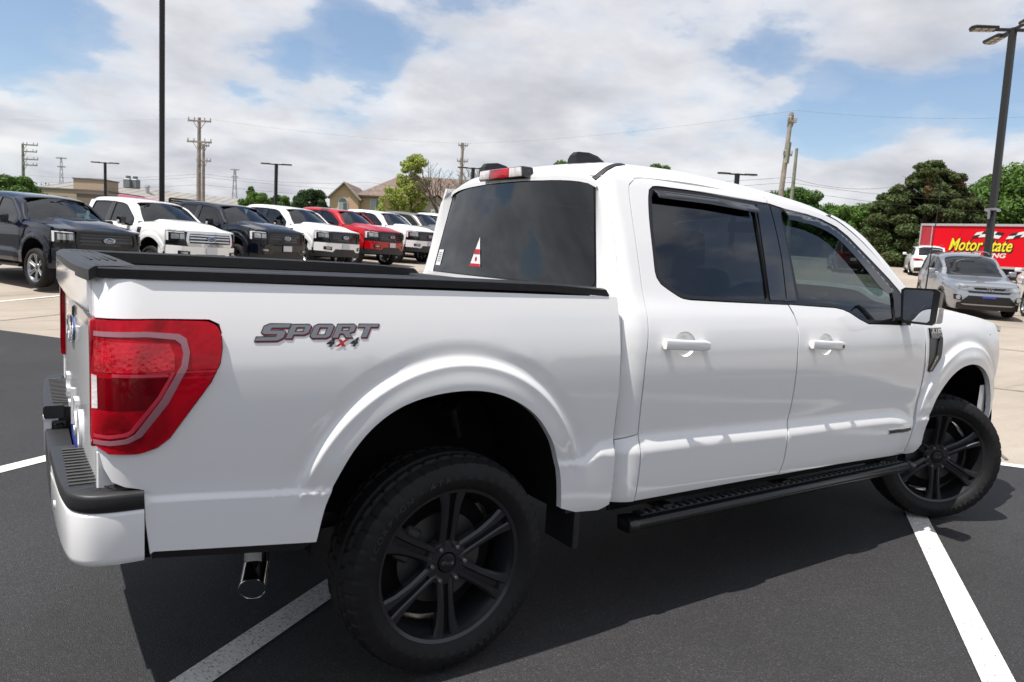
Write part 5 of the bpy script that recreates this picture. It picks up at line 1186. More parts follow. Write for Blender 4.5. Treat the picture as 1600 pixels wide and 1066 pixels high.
def utility_pole(label, x, y, ztop, r, arms, mat=WOOD, lean=(0, 0), cat='utility pole', one_side=0):
    z = T(x, y); h = ztop-z; root = empty('utility_pole', (x, y, z)); tag(root, label, cat); root.rotation_euler = (lean[0], lean[1], 0)
    b = MB(); b.tube([(0, 0, -1), (0, 0, h*.5), (0, 0, h)], [r*1.15, r, r*.72], 12); b.build('pole', mat, root, angle=50)
    ax = Vector((math.cos(R(-34)), math.sin(R(-34)), 0))
    for (dz, ln) in arms:
        c = ax*(ln*.5 if one_side else 0); b = MB(); b.box(c+Vector((0, -.1, h-dz)), (ln, .10, .12), Matrix.Rotation(R(-34), 3, 'Z')); b.build('crossarm', mat, root)
        for s_ in (-1, 1):
            if one_side and s_ < 0: continue
            b = MB(); b.tube([ax*(s_*ln*.28)+Vector((0, -.1, h-dz)), Vector((0, 0, h-dz-.7))], .025, 5); b.build('brace', STEEL, root)
        for s_ in (-.47, -.22, .22, .47):
            p = c+ax*(ln*s_)+Vector((0, -.1, h-dz+.06)); b = MB(); b.lathe([(0, .22), (.04, .20), (.055, .12), (.03, .1), (.05, .04), (.03, 0)], ax='z', seg=8, org=p); b.build('insulator', pbsdf('porcelain', (.35, .34, .33), .3), root, angle=50)
    return root
utility_pole('wooden utility pole with two crossarms, taller of the pair left of the middle', 9.81, 55.81, 10.24, .155, [(.25, 1.7), (1.75, 1.8)])
utility_pole('shorter wooden utility pole just right of the taller one with two small crossarms', 11.63, 63.61, 9.3, .14, [(.15, .9), (1.4, 1.2)])
utility_pole('wooden utility pole with two crossarms above the bare tree', 33.2, 57.76, 11.67, .17, [(.25, .9), (1.7, 1.0)])
utility_pole('far utility pole at the left edge with four arms on one side', -.89, 91.84, 10.27, .16, [(.1, 1.6), (.8, 1.5), (1.6, 1.6), (2.2, 1.5)], one_side=1, mat=WOODG)
u4 = utility_pole('leaning bare utility pole rising behind the cab roof', 34.65, 23.65, 10.56, .15, [(.5, .5), (2.4, .5)], lean=(R(-1.5), R(5.0))); 
b = MB(); 
h4 = 10.56-T(34.65, 23.65); b.box((.05, .05, h4-.45), (.22, .22, .7)); b.box((-.02, -.1, h4-2.3), (.2, .2, 1.2)); b.build('pole_bracket', WOODG, u4)
utility_pole('pale cut off utility pole just right of the leaning pole', 47.39, 31.94, 10.74, .15, [], mat=WOODG)
def lattice(label, x, y, zt_, w0):
    z = T(x, y); root = empty('transmission_tower', (x, y, z)); tag(root, label, 'pylon'); h = zt_-z; b = MB(); n = 9
    P4 = [[(sx*w0*(1-.8*k/n), sy*w0*(1-.8*k/n), h*k/n) for sx, sy in ((-1, -1), (1, -1), (1, 1), (-1, 1))] for k in range(n+1)]
    for k in range(n):
        for i in range(4): b.tube([P4[k][i], P4[k+1][i]], .10, 4); b.tube([P4[k][i], P4[k+1][(i+1) % 4]], .07, 4)
    b.build('lattice', pbsdf('pylon_grey', (.30, .31, .33), .7), root)
    for dz, ln in ((.3, 2.2), (3.2, 1.7)): b = MB(); b.box((0, 0, h-dz), (ln*1.6, .3, .4), Matrix.Rotation(R(-34), 3, 'Z')); b.build('arm', MATS['pylon_grey'], root)
lattice('distant grey lattice pylon above the tan shop building', 10.86, 296.6, 25.97, 1.0); lattice('smaller distant lattice pylon above the shed roof', 73.15, 318.34, 30.4, 1.5)
WIRE = pbsdf('cable_black', (.02, .02, .022), .6)
def cable(label, pts, r=.0085, sag=.35, group='overhead cables crossing the sky'):
    out = []
    for a, b_ in zip(pts, pts[1:]):
        a, b_ = Vector(a), Vector(b_)
        for k in range(12): t_ = k/12; p = a.lerp(b_, t_); p.z -= sag*4*t_*(1-t_); out.append(p)
    out.append(Vector(pts[-1])); b = MB(); b.tube(out, r, 4); o = b.build('overhead_cable', WIRE); tag(o, label, 'cable', group)
CABLES_HERE = True
# ------------------------------------------------------------------ buildings
BR = R(-34.2)
BRICK = pbsdf('tan_brick', (.36, .27, .19), .9); t = BRICK.node_tree; bt = t.nodes.new('ShaderNodeTexBrick'); bt.inputs['Scale'].default_value = 5.0
bt.inputs['Color1'].default_value = (.60, .39, .25, 1); bt.inputs['Color2'].default_value = (.52, .33, .20, 1); bt.inputs['Mortar'].default_value = (.56, .43, .31, 1); bt.inputs['Mortar Size'].default_value = .012
sx_ = t.nodes.new('ShaderNodeSeparateXYZ'); cx_ = t.nodes.new('ShaderNodeCombineXYZ'); t.links.new(texco(BRICK), sx_.inputs[0]); t.links.new(sx_.outputs[0], cx_.inputs[0]); t.links.new(sx_.outputs[2], cx_.inputs[1]); t.links.new(cx_.outputs[0], bt.inputs['Vector']); t.links.new(bt.outputs['Color'], t.nodes['Principled BSDF'].inputs['Base Color'])
SHING = grain(pbsdf('brown_shingle', (.17, .125, .105), .9), 2.2, .3, .4, 6, 8, .03); FASC = pbsdf('fascia_tan', (.40, .34, .27), .7); TRIMW = pbsdf('trim_white', (.62, .62, .60), .6)
WGL = pbsdf('house_glass', (.06, .08, .08), .05, coat=1); CURT = pbsdf('curtain_pane', (.30, .33, .31), .2, coat=1)
def mp(parent, name, V, F, mat): return mesh_np(name, V, F, mat, parent)
SC_ = 1.0
def house():
    # stands 128 m away; local x right, y away, z up
    x, y = -1.276, -3.157
    D = 128.0; az = math.atan2(.0, 1); 
    d = fw.copy(); d.z = 0; d.normalize(); rgt = Vector((rt.x, rt.y, 0)); u_ = (507-800)/1138.9; v_ = d+rgt*u_; v_.normalize(); q = Vector((x, y, 0))+v_*D
    root = empty('brick_house', (q.x, q.y, 0), BR); tag(root, 'tan brick house with brown shingle roof and an arched gable window', 'house')
    zb = T(q.x, q.y)-1; e1 = 10.0; e2 = 9.0
    pm = 9.15
    # gable wing 0..5.2, wall plane y=0 ; main block 4.8..30, wall plane y=1.5
    ax_, ap = 2.45, 12.1
    V = [(0, 0, zb), (4.8, 0, zb), (4.8, 0, e1-.4), (ax_, 0, ap-.3), (0, 0, e1-.4), (0, 9, zb), (4.8, 9, zb), (4.8, 9, e1-.4), (ax_, 9, ap-.3), (0, 9, e1-.4)]
    mp(root, 'gable_wall', V, [(0, 1, 2, 3, 4), (5, 9, 8, 7, 6), (0, 4, 9, 5), (1, 6, 7, 2)], BRICK)
    b = MB()
    mp(root, 'gable_roof', [(-.5, -.4, e1-.75), (ax_, -.4, ap), (ax_, 12, ap), (-.5, 12, e1-.75), (5.3, -.4, e1-.75), (5.3, 12, e1-.75)], [(0, 1, 2, 3), (1, 4, 5, 2)], SHING)
    b = MB(); b.tube([(-.5, -.42, e1-.85), (ax_, -.42, ap-.1)], .14, 4); b.tube([(5.3, -.42, e1-.85), (ax_, -.42, ap-.1)], .14, 4); b.build('bargeboard', FASC, root)
    mp(root, 'main_wall', [(4.6, 1.5, zb), (34, 1.5, zb), (34, 1.5, 10.2), (4.6, 1.5, 10.2), (34, 14, zb), (34, 14, 10.2)], [(0, 1, 2, 3), (1, 4, 5, 2)], BRICK)
    mp(root, 'main_roof', [(4.0, .9, 10.15), (34.5, .9, 10.15), (30.5, 7, 14.3), (10.5, 7, 14.3), (34.5, 14, 10.15), (3, 14, 10.15)], [(0, 1, 2, 3), (1, 4, 2), (4, 5, 3, 2), (0, 3, 5)], SHING)
    b = MB(); b.box((19.2, .85, 10.05), (30.2, .14, .24)); b.build('gutter', pbsdf('gutter_brown', (.10, .07, .06), .6), root)
    b = MB(); b.tube([(4.75, 1.35, 9.5), (4.75, 1.35, zb)], .09, 6); b.build('downpipe', MATS['gutter_brown'], root)
    # second dormer gable behind the light green tree
    mp(root, 'dormer_wall', [(15.3, 0, zb), (20.6, 0, zb), (20.6, 0, 8.6), (18, 0, 10.6), (15.3, 0, 8.6)], [(0, 1, 2, 3, 4)], FASC)
    mp(root, 'dormer_roof', [(14.8, -.4, 8.4), (18, -.4, 10.9), (18, 8, 10.9), (14.8, 8, 8.4), (21.2, -.4, 8.4), (21.2, 8, 8.4)], [(0, 1, 2, 3), (1, 4, 5, 2)], SHING)
    # windows
    def window(x0, x1, z0, z1, yy, arch=False):
        b = MB(); b.box(((x0+x1)/2, yy-.05, (z0+z1)/2), (x1-x0+.24, .10, z1-z0+.24), bev=.01); w_ = b.build('window', TRIMW, root)
        xm = (x0+x1)/2
        for (a_, c_, mt) in ((x0, xm-.05, CURT), (xm+.05, x1, WGL)):
            b = MB(); b.box(((a_+c_)/2, yy-.115, (z0+z1)/2), (c_-a_, .03, z1-z0)); b.build('pane', mt, w_)
        if arch:
            r_ = (x1-x0)/2+.1; b = MB(); b.prism([(xm+r_*math.cos(t_), z1+.16+r_*math.sin(t_)) for t_ in np.linspace(0, math.pi, 17)], 'y', yy-.12, yy-.01); b.build('arch_frame', TRIMW, w_)
            r_ -= .14; b = MB(); b.prism([(xm+r_*math.cos(t_), z1+.20+r_*math.sin(t_)) for t_ in np.linspace(0, math.pi, 17)], 'y', yy-.15, yy-.11); b.build('arch_pane', WGL, w_)
    window(1.55, 2.95, 6.6, 8.6, 0, True); window(6.6, 8.4, 7.6, 9.6, 1.5); window(23.2, 24.6, 6.8, 8.3, 1.5); window(27.2, 28.8, 6.8, 8.3, 1.5); window(17.2, 18.6, 6.6, 8.2, 0)
    return root
house()
def shop():
    v_ = fw.copy(); v_.z = 0; v_.normalize(); q = Vector((-1.276, -3.157, 0))+(v_+rt*((45-800)/1138.9)).normalized()*100
    root = empty('tan_shop_building', (q.x, q.y, 0), BR); tag(root, 'low tan flat roofed shop building with stepped parapet behind the parked row', 'building')
    z0 = T(q.x, q.y)-1; sc = 1/14.0   # metres per photo pixel at this distance
    T1 = pbsdf('tan_stucco', (.40, .31, .22), .9); T2 = pbsdf('brown_stucco', (.20, .155, .12), .9); CP = pbsdf('parapet_cap', (.13, .12, .11), .7)
    b = MB(); b.box((4.6, 4, (z0+6.0)/2), (8.2, 8, 6.0-z0)); b.build('front_wall', T1, root)
    b = MB(); b.box((5.2, 3.9, 6.65), (3.6, 3, 1.6)); b.build('raised_parapet', T1, root); b = MB(); b.box((5.2, 3.9, 7.47), (3.8, 3.2, .12)); b.box((4.6, 4, 6.04), (8.4, 8.2, .14)); b.build('parapet_cap', CP, root)
    b = MB(); b.box((7.9, 2.6, (z0+5.6)/2), (5.2, 5.5, 5.6-z0)); b.build('side_wall', T2, root); b = MB(); b.box((7.9, 2.6, 5.66), (5.4, 5.7, .12)); b.build('parapet_cap', CP, root)
    b = MB(); b.box((2.6, -.04, 5.1), (3.0, .1, .28)); b.box((8.6, -.2, 4.9), (3.2, .1, .32)); b.build('sign_band', CP, root)
    for k in range(3): b = MB(); b.box((1.8+1.7*k, -.05, 3.6), (1.2, .1, 1.4)); b.build('window', WGL, root)
    return root
shop()
def shed():
    v_ = fw.copy(); v_.z = 0; v_.normalize(); P0 = Vector((-1.276, -3.157, 0)); qa = P0+(v_+rt*((120-800)/1138.9)).normalized()*122; qb = P0+(v_+rt*((452-800)/1138.9)).normalized()*150
    root = empty('long_metal_shed', (0, 0, 0)); tag(root, 'long grey shed with a shallow metal roof behind the parked row', 'shed')
    RM = grain(pbsdf('grey_metal_roof', (.30, .285, .26), .6), .6, .12); WM = pbsdf('shed_wall', (.30, .28, .24), .8)
    za, zb_ = 8.35, 8.8; dn = Vector((-.56, -.83, 0))*14
    a, b2 = qa.copy(), qb.copy(); V = [(a.x, a.y, za), (b2.x, b2.y, zb_), (b2.x+dn.x, b2.y+dn.y, 5.9), (a.x+dn.x, a.y+dn.y, 5.9)]
    V += [(p[0], p[1], p[2]-.25) for p in V]; mp(root, 'roof', V, [(0, 1, 2, 3), (4, 7, 6, 5), (0, 4, 5, 1), (1, 5, 6, 2), (2, 6, 7, 3), (3, 7, 4, 0)], RM)
    V = [(a.x+dn.x*.97, a.y+dn.y*.97, 1.5), (b2.x+dn.x*.97, b2.y+dn.y*.97, 1.5), (b2.x+dn.x*.97, b2.y+dn.y*.97, 5.8), (a.x+dn.x*.97, a.y+dn.y*.97, 5.8), (b2.x, b2.y, 1.5), (b2.x, b2.y, 7.7)]
    mp(root, 'front_wall', V, [(0, 1, 2, 3), (1, 4, 5, 2)], WM)
    for k in range(24):
        t_ = k/23; p = a.lerp(b2, t_); zz = za+(zb_-za)*t_; b = MB(); b.tube([(p.x, p.y, zz+.03), (p.x+dn.x, p.y+dn.y, 5.93)], .02, 4); b.build('roof_rib', RM, root)
    for t_ in (.30, .82):
        p = a.lerp(b2, t_)+dn*.25; b = MB(); b.lathe([(0, 1.1), (.35, 1.0), (.42, .7), (.3, .6), (.3, -.4)], ax='z', seg=14, org=(p.x, p.y, 7.9)); b.build('roof_ventilator', pbsdf('galvanised', (.5, .5, .52), .35, .8), root, angle=40)
    return root
shed()
v_ = fw.copy(); v_.z = 0; v_.normalize(); P0 = Vector((-1.276, -3.157, 0))
def atpx(px, D):
    if px < 900: return P0+(v_+rt*((px-800)/1138.9)).normalized()*D
    d_ = fw+rt2*((px-800)/1138.9)-up2*((350-533)/1138.9); d_.z = 0; return P0+d_.normalized()*D
for px, ln, lb in ((196, 1.3, 'grey rooftop air unit with a round fan housing'), (207, 1.1, 'boxy grey rooftop air unit right of the round one')):
    q = atpx(px, 118); b = MB(); b.box((0, 0, .7), (1.0, 1.0, 1.3), bev=.1); r_ = empty('rooftop_unit', (q.x, q.y, 7.75), BR); tag(r_, lb, 'air unit'); b.build('casing', pbsdf('unit_grey', (.22, .23, .24), .5, .4), r_)
    b = MB(); b.tube([(0, 0, 1.3), (0, 0, 1.75)], .33, 16); b.build('fan_cowl', MATS['unit_grey'], r_, angle=50)
# red flat canopy and a dark canopy over the parked row
q = atpx(183, 40); q2 = atpx(255, 34); b = MB(); z1, z2 = 3.26, 2.83
r_ = empty('red_canopy_edge', (0, 0, 0)); tag(r_, 'slim red canopy edge seen above the roof of the white pickup with the chrome grille', 'canopy_edge')
b.tube([(q.x, q.y, z1), (q2.x, q2.y, z2)], .10, 8); b.build('rail', REDP, r_, angle=50); b = MB(); b.tube([(q.x, q.y, z1-2.6), (q.x, q.y, z1)], .05, 6); b.tube([(q2.x, q2.y, z2-2.2), (q2.x, q2.y, z2)], .05, 6); b.build('upright', REDP, r_)
q = atpx(260, 36); q2 = atpx(306, 36); r_ = empty('dark_canopy', (0, 0, 0)); tag(r_, 'dark slatted canopy between the tall pole and the utility poles', 'canopy')
for k, zz in enumerate((2.95, 3.05, 3.15)):
    b = MB(); b.tube([(q.x, q.y, zz), (q2.x, q2.y, zz-.03)], .045, 6); b.build('slat', SATIN, r_)
for qq in (q, q2): b = MB(); b.tube([(qq.x, qq.y, .8), (qq.x, qq.y, 3.15)], .05, 6); b.build('post', SATIN, r_)
# ------------------------------------------------------------------ red trailer
def trailer():
    p0 = np.array([43.14, 19.81]); p1 = p0+np.array([9.6, -13.0])*.98; z = 1.75; hh = 3.08+z
    q0 = atpx(1440, 51); q1 = atpx(1720, 49); d = (q1-q0); L_ = d.length; rz = math.atan2(d.y, d.x)
    root = empty('red_box_trailer', (q0.x, q0.y, 0), rz); tag(root, 'red box trailer with yellow lettering and a checkered flag, right edge', 'trailer')
    b = MB(); b.box((L_/2, 1.25, (2.45+4.75)/2), (L_, 2.5, 2.30), bev=.03); b.build('box_body', pbsdf('trailer_red', (.58, .001, .010), .45, spec=.2), root)
    b = MB(); b.box((L_/2, -.01, 4.80), (L_+.02, .10, .13)); b.box((L_/2, -.02, 2.42), (L_, .08, .12)); b.build('top_rail', pbsdf('alloy_rail', (.5, .5, .5), .4, .6), root)
    for k in range(2): b = MB(); b.box((.02+.62*k, -.02, 3.6), (.07 if k == 0 else .05, .06, 2.3)); b.build('corner_post', MATS['alloy_rail'], root)
    b = MB(); b.box((.32, -.012, 3.6), (.55, .02, 2.2)); b.build('end_panel', pbsdf('dull_red', (.33, .02, .03), .5), root)
    YEL = pbsdf('yellow_letters', (.72, .62, .02), .4); BLK = pbsdf('black_outline', (.01, .01, .012), .4)
    cx = 3.2
    f = lambda dx, dz, o: (lambda u, v2, d_: (cx+dx+u, -.012-o-d_, dz+v2))
    place_text('sign_outline', 'Motor State', .98, BLK, root, f(.03, 3.60, .0), ext=.004, shear=.28, offset=.06, sx=.66)
    place_text('sign_letters', 'Motor State', .98, YEL, root, f(0, 3.63, .014), ext=.004, shear=.28, offset=.014, sx=.66)
    place_text('sign_letters', 'DISTRIBUTING', .36, TRIMW, root, f(-.1, 3.08, .0), ext=.004, shear=.2, offset=.010, sx=1.22)
    # waving checkered flag
    for i in range(9):
        for j in range(2):
            def fp(a, c): return (2.75+a*.34+c*.12, 4.03+.17*c+.07*math.sin(a*.95)+.012*a)
            q = [fp(i, j), fp(i+1, j), fp(i+1, j+1), fp(i, j+1)]
            if i == 4: continue
            b = MB(); b.prism(q, 'y', -.030-.002*((i+j) % 2), -.012); b.build('flag_square', TRIMW if (i+j) % 2 else BLK, root)
    for k, xx in enumerate((L_*.55, L_*.62)):
        for yy in (.2, 2.3): b = MB(); b.lathe([(0, -.12), (.42, -.14), (.5, -.1), (.5, .1), (.42, .14), (0, .12)], seg=20, org=(xx, yy, 1.95)); b.build('wheel', RUBBER, root)
    b = MB(); b.box((L_*.5, 1.25, 2.2), (L_*.9, 1.0, .3)); b.build('chassis', DARK, root)
trailer()
# ------------------------------------------------------------------ trees
def leafmat(name, c0, c1, c2=None, brown=None):
    mt = pbsdf(name, c0, .65, spec=.25); t = mt.node_tree; b = t.nodes['Principled BSDF']; oi = t.nodes.new('ShaderNodeNewGeometry')
    r = ramp(t, oi.outputs['Random Per Island'], [(.0, c0), (.6, c1), (1.0, c2 or c1)])
    if brown:
        f = ramp(t, noise(t, texco(mt), .55, 3, .5), [(.60, 0.0), (.66, .85)]); r = mixc(t, f, r, brown)
    t.links.new(r, b.inputs['Base Color'])
    tr = t.nodes.new('ShaderNodeBsdfTranslucent'); t.links.new(r, tr.inputs[0]); mx_ = t.nodes.new('ShaderNodeMixShader'); mx_.inputs[0].default_value = .28
    t.links.new(b.outputs[0], mx_.inputs[1]); t.links.new(tr.outputs[0], mx_.inputs[2]); t.links.new(mx_.outputs[0], t.nodes['Material Output'].inputs[0]); return mt
LF1 = leafmat('mid_green_leaves', (.045, .10, .018), (.075, .15, .028), (.11, .20, .04)); LF2 = leafmat('bright_green_leaves', (.06, .125, .022), (.09, .17, .03), (.13, .22, .045))
LF3 = leafmat('pale_spring_leaves', (.20, .26, .04), (.28, .33, .07), (.36, .40, .11)); LF4 = leafmat('dark_needles', (.018, .045, .014), (.032, .068, .02), (.05, .09, .03))
LF5 = leafmat('pine_needles', (.04, .065, .02), (.07, .10, .03), (.11, .14, .05), brown=(.16, .075, .035))
BARK = grain(pbsdf('bark', (.10, .078, .06), .95), 4, .35, .5, 5, 10, .03)
def leaves(blobs, n, size, mat, parent, seed, flat=1.0):
    rg = np.random.default_rng(seed); wts = np.array([b_[3]*b_[4]*b_[5] for b_ in blobs]); wts = wts**.72; wts /= wts.sum(); idx = rg.choice(len(blobs), n, p=wts); B = np.array(blobs)[idx]
    d = rg.normal(size=(n, 3)); d /= np.linalg.norm(d, axis=1)[:, None]; r = (.35+.85*rg.random(n)**.7)
    c = B[:, :3]+d*B[:, 3:6]*r[:, None]; s = size*(.6+.8*rg.random(n))
    nn = d+rg.normal(size=(n, 3))*.75; nn[:, 2] += .35; nn /= np.linalg.norm(nn, axis=1)[:, None]
    a = np.cross(nn, rg.normal(size=(n, 3))); a /= np.linalg.norm(a, axis=1)[:, None]+1e-9; b_ = np.cross(nn, a)
    a *= s[:, None]; b_ *= s[:, None]*.55
    V = np.stack([c-a, c-b_*.9+a*.1, c+a, c+b_], 1).reshape(-1, 3)
    me = bpy.data.meshes.new('crown'); me.vertices.add(4*n); me.vertices.foreach_set('co', V.ravel()); me.loops.add(4*n); me.loops.foreach_set('vertex_index', np.arange(4*n)); me.polygons.add(n); me.polygons.foreach_set('loop_start', np.arange(0, 4*n, 4)); me.polygons.foreach_set('loop_total', np.full(n, 4)); me.update(); me.validate()
    me.materials.append(mat); return link('crown', me, parent)
def tree(name, label, x, y, ztop, rad, mat, n=7000, size=.22, seed=1, shape='round', trunk=None, zb=None, cat='tree', low=.25, group=None):
    rg = random.Random(seed); z = T(x, y) if zb is None else zb; h = ztop-z; root = empty(name, (x, y, z)); tag(root, label, cat, group); blobs = []
    tr = trunk or h*.028+.05
    if shape == 'round':
        nb = 40
        for k in range(nb):
            u_ = (k+.5)/nb; zz = h*(low+(1-low)*u_*.94); rr = rad*math.sqrt(max(.05, 1-((u_-.45)/.62)**2)); a = k*2.4+rg.random(); q = rr*(.35+.62*rg.random())
            s_ = rad*(.15+.20*rg.random()); blobs.append((q*math.cos(a), q*math.sin(a), min(zz, h-s_*.75), s_, s_, s_*.72))
    elif shape == 'cone':
        nb = 34
        for k in range(nb):
            u_ = (k+.5)/nb; rr = rad*(1-u_)**.75*(.75+.4*rg.random()); a = k*2.4+rg.random(); s_ = max(.25, rad*.34*(1-u_*.65)); zz = h*(.06+.92*u_); blobs.append((rr*.7*math.cos(a), rr*.7*math.sin(a), min(zz, h-s_*.5), s_*1.15, s_*1.15, s_*.55))
    elif shape == 'pine':
        nb = 74
        for k in range(nb):
            u_ = (k+.5)/nb; rr = rad*(1-u_**2.2)**.6*(.45+.75*rg.random()); a = k*2.4+rg.random()*.8; s_ = rad*.17*(1.3-.6*u_); zz = h*(.05+.93*u_)+rg.random()*.3; blobs.append((rr*.8*math.cos(a), rr*.8*math.sin(a), min(zz, h-s_*.3), s_*1.2, s_*1.2, s_*.55))
    b = MB(); b.tube([(0, 0, -.3), (.05*h*.1, 0, h*.35), (0, .02*h, h*.72), (0, 0, h*.9)], [tr*1.25, tr, tr*.55, tr*.2], 8)
    b.build('trunk', BARK, root, angle=60)
    b = MB()
    for bl in blobs[::2]:
        z0 = max(h*.15, bl[2]*.72); b.tube([(0, 0, z0), (bl[0]*.5, bl[1]*.5, (z0+bl[2])/2+.05*h*.5), (bl[0], bl[1], bl[2])], [tr*.35, tr*.22, tr*.08], 5)
    b.build('limbs', BARK, root, angle=60); leaves(blobs, n, size, mat, root, seed); return root
def pxtree(name, label, px, D, ytop_z, rad, mat, **k):
    q = atpx(px, D); return tree(name, label, q.x, q.y, ytop_z, rad, mat, **k)
pxtree('pine_tree', 'big dark pine with brown patches behind the red trailer', 1446, 60, 9.7, 3.6, LF5, n=67600, size=0.124, seed=3, shape='pine')
pxtree('pine_tree', 'left shoulder of the pine group, lower and browner', 1400, 62, 8.2, 2.7, LF5, n=31200, size=0.124, seed=4, shape='pine')
pxtree('pine_tree', 'right shoulder of the pine group beside the green tree', 1500, 63, 7.9, 2.6, LF5, n=31200, size=0.124, seed=5, shape='pine')
pxtree('leafy_tree', 'bright green round tree at the right edge behind the trailer', 1585, 68, 10.0, 5.0, LF2, n=52000, size=0.149, seed=6, low=.1)
pxtree('leafy_tree', 'second bright green tree half outside the right edge', 1680, 66, 11.0, 5.0, LF2, n=36400, size=0.161, seed=7, low=.1)
pxtree('leafy_tree', 'mid green tree just left of the pine group', 1352, 66, 7.4, 2.8, LF2, n=23400, size=0.124, seed=8, low=.05)
pxtree('leafy_tree', 'green tree rising behind the cab roof by the utility poles', 1236, 74, 9.3, 3.0, LF1, n=23400, size=0.136, seed=9, low=.1)
pxtree('leafy_tree', 'darker low tree right of the utility poles', 1285, 80, 8.3, 3.2, LF1, n=23400, size=0.136, seed=10, low=.05)
pxtree('leafy_tree', 'small green tree in the gap left of the windshield pillar', 1322, 85, 8.6, 2.8, LF1, n=18200, size=0.136, seed=11, low=.05)
pxtree('leafy_tree', 'tree top peeking over the roof beside the fin', 870, 95, 13.9, 3.5, LF1, n=20800, size=0.149, seed=12)
pxtree('leafy_tree', 'small tree top peeking over the roof right of the fins', 1022, 95, 14.0, 2.7, LF1, n=20800, size=0.149, seed=13)
pxtree('leafy_tree', 'leafy green tree at the far left edge', 14, 88, 6.4, 2.6, LF1, n=20800, size=0.136, seed=14, low=.05)
pxtree('leafy_tree', 'low green bush beside the far left utility pole', 42, 92, 5.7, 1.8, LF1, n=10400, size=0.124, seed=15, low=.02)
pxtree('spruce_tree', 'dense dark round evergreen left of the brick house', 481, 62, 5.85, 1.75, LF4, n=36400, size=0.074, seed=16, shape='round', low=.02)
pxtree('leafy_tree', 'bright bush in front of the shed end', 396, 72, 5.9, 1.5, LF2, n=10400, size=0.105, seed=17, low=.05)
pxtree('leafy_tree', 'green bush at the foot of the double headed light pole', 430, 74, 5.9, 1.2, LF1, n=10400, size=0.105, seed=18, low=.05)
pxtree('leafy_tree', 'thin spindly green treetop behind the shed end', 385, 90, 7.7, .5, LF1, n=2340, size=0.099, seed=19, low=.3)
pxtree('leafy_tree', 'airy pale yellow green tree before the brick house', 632, 52, 8.1, 1.35, LF3, n=10920, size=0.081, seed=20, low=.25, trunk=.09)
pxtree('leafy_tree', 'small pale green tree leaning left before the brick house', 607, 50, 5.6, 1.1, LF3, n=5200, size=0.074, seed=21, low=.25, trunk=.06)
def bare_tree(label, px, D, ztop, spread, seed):
    q = atpx(px, D); rg = random.Random(seed); z = T(q.x, q.y); h = ztop-z; root = empty('bare_tree', (q.x, q.y, z)); tag(root, label, 'tree'); segs = []
    def grow(p, d, ln, r, lv):
        p1 = p+d*ln; segs.append((p, p1, r, r*.68, lv))
        if lv >= 6: return
        for k in range(3 if lv < 3 else 2):
            nd = (d+Vector((rg.gauss(0, .42), rg.gauss(0, .42), rg.gauss(.08, .2)))).normalized(); grow(p1, nd, ln*(.70+.14*rg.random()), r*.64, lv+1)
    grow(Vector((0, 0, -.3)), Vector((.03, 0, 1)), h*.24, .13, 0)
    grow(Vector((0, 0, .2)), Vector((-.28, .1, 1)).normalized(), h*.26, .10, 1)
    b = MB()
    for p, p1, r0, r1, lv in segs:
        if lv < 2: b.tube([p, p1], [r0, r1], 6)
    b.build('trunk', BARK, root); b = MB()
    for p, p1, r0, r1, lv in segs:
        if lv >= 2: b.tube([p, p1], [max(r0, .012), max(r1, .009)], 3, False)
    b.build('branches', BARK, root)
bare_tree('leafless grey brown tree before the brick house', 686, 50, 8.0, 2, 5)
bare_tree('thin leafless tree half hidden by the cab corner', 735, 62, 9.2, 2, 9)
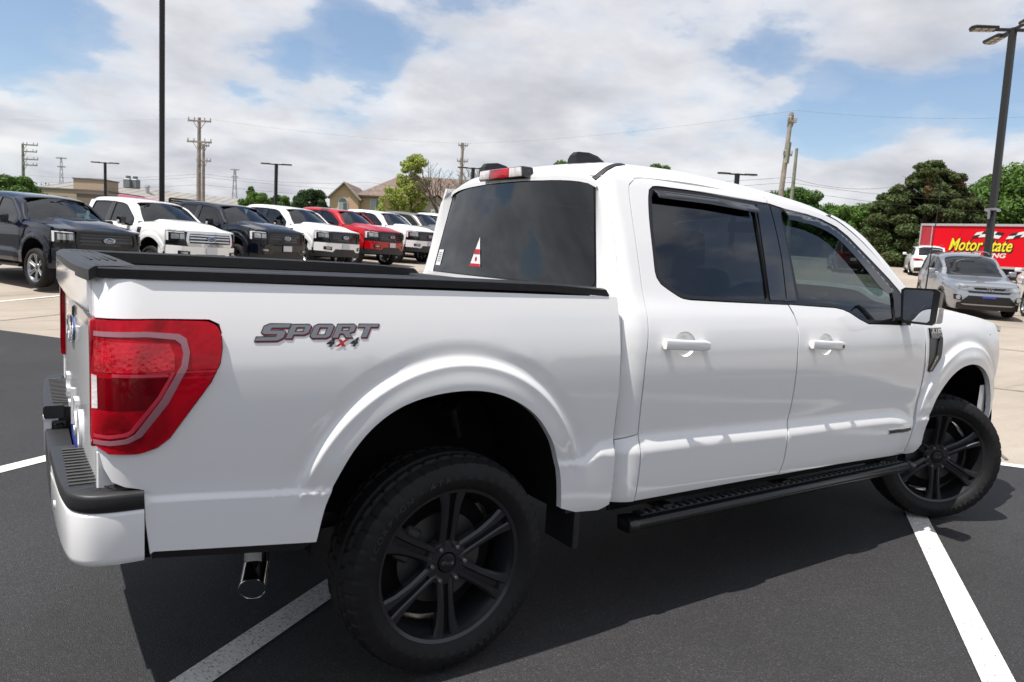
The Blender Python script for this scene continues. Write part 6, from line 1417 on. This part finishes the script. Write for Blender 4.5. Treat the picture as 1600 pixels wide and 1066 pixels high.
# far belt of trees, reads as one mass
def belt(px0, px1, D, z0, z1, n, seed, mat, name='far_trees'):
    rg = np.random.default_rng(seed); bl = []
    k = int((px1-px0)/14)+1
    for i in range(k):
        q = atpx(px0+(px1-px0)*i/max(1, k-1), D*(1+.08*rg.random())); s_ = (z1-z0)*(.35+.25*rg.random()); bl.append((q.x, q.y, z0+(z1-z0)*(.30+.30*rg.random()), s_*1.3, s_*1.3, s_*.8))
    o = leaves(bl, n*2, .24, mat, None, seed); o.name = name; tag(o, kind='stuff')
belt(1215, 1440, 125, 3, 10.0, 16000, 31, LF1); belt(-40, 60, 150, 3, 9.5, 6000, 33, LF1); belt(380, 520, 200, 3, 11, 6000, 34, LF1); belt(1480, 1800, 130, 3, 13.5, 16000, 35, LF1)
# trees behind the photographer that the glass reflects
BEHIND = ['wide green tree behind the tailgate side light pole', 'lower green tree left of the wide one behind the tailgate', 'green tree standing level with the parked row far left', 'green tree at the corner of the lot behind the photographer', 'tall green tree behind the white pickup at the back', 'broad green tree straight behind the photographer', 'green tree opposite the front wheel behind the photographer', 'green tree beyond the concrete lot at the far left']
for k, (x, y, zt_, rd_) in enumerate(((-44, -9, 8.5, 4.5), (-42, -20, 7.5, 4.2), (-52, 4, 7.0, 4.2), (-46, -32, 8.0, 4.4), (-20, -48, 8, 5), (0, -52, 8.5, 5), (22, -50, 7.5, 5), (-50, 18, 7, 4))):
    tree('leafy_tree', BEHIND[k], x, y, zt_, rd_, LF1, n=3500, size=.42, seed=50+k, low=.08, zb=0, group='trees behind the photographer')
light_pole('light pole standing far behind the tailgate', -24, -6.5, 8.6, .2, (20, 200), alen=.9)
# ------------------------------------------------------------------ overhead cables
def wp(px, D, z): q = atpx(px, D); return (q.x, q.y, z)
CB = [('lowest dark cable running the full width behind everything', [(-60, 110, 7.48), (38, 92, 6.88), (310, 60, 6.22), (565, 66, 7.13), (717, 70, 7.86), (1227, 46, 6.95), (1390, 50, 6.93), (1650, 56, 7.01)]),
 ('second dark cable just under the first', [(-60, 110, 6.66), (310, 60, 5.98), (717, 70, 7.16), (1227, 46, 6.66), (1650, 56, 6.66)]),
 ('third thin cable under the pair', [(-60, 110, 5.83), (310, 60, 5.42), (717, 70, 6.44), (1227, 46, 6.26), (1650, 56, 6.01)]),
 ('thin high cable from the pole tops on the left', [(-60, 110, 14.0), (310, 60, 10.24), (717, 70, 11.67), (1227, 46, 10.73), (1650, 56, 11.88)]),
 ('pale twin cable in front of the pine crown', [(1400, 48, 7.33), (1530, 50, 7.28), (1650, 52, 7.16)])]

for lb, pts in CB: cable(lb, [wp(*p) for p in pts], r=.004 if 'high' in lb else .0085)
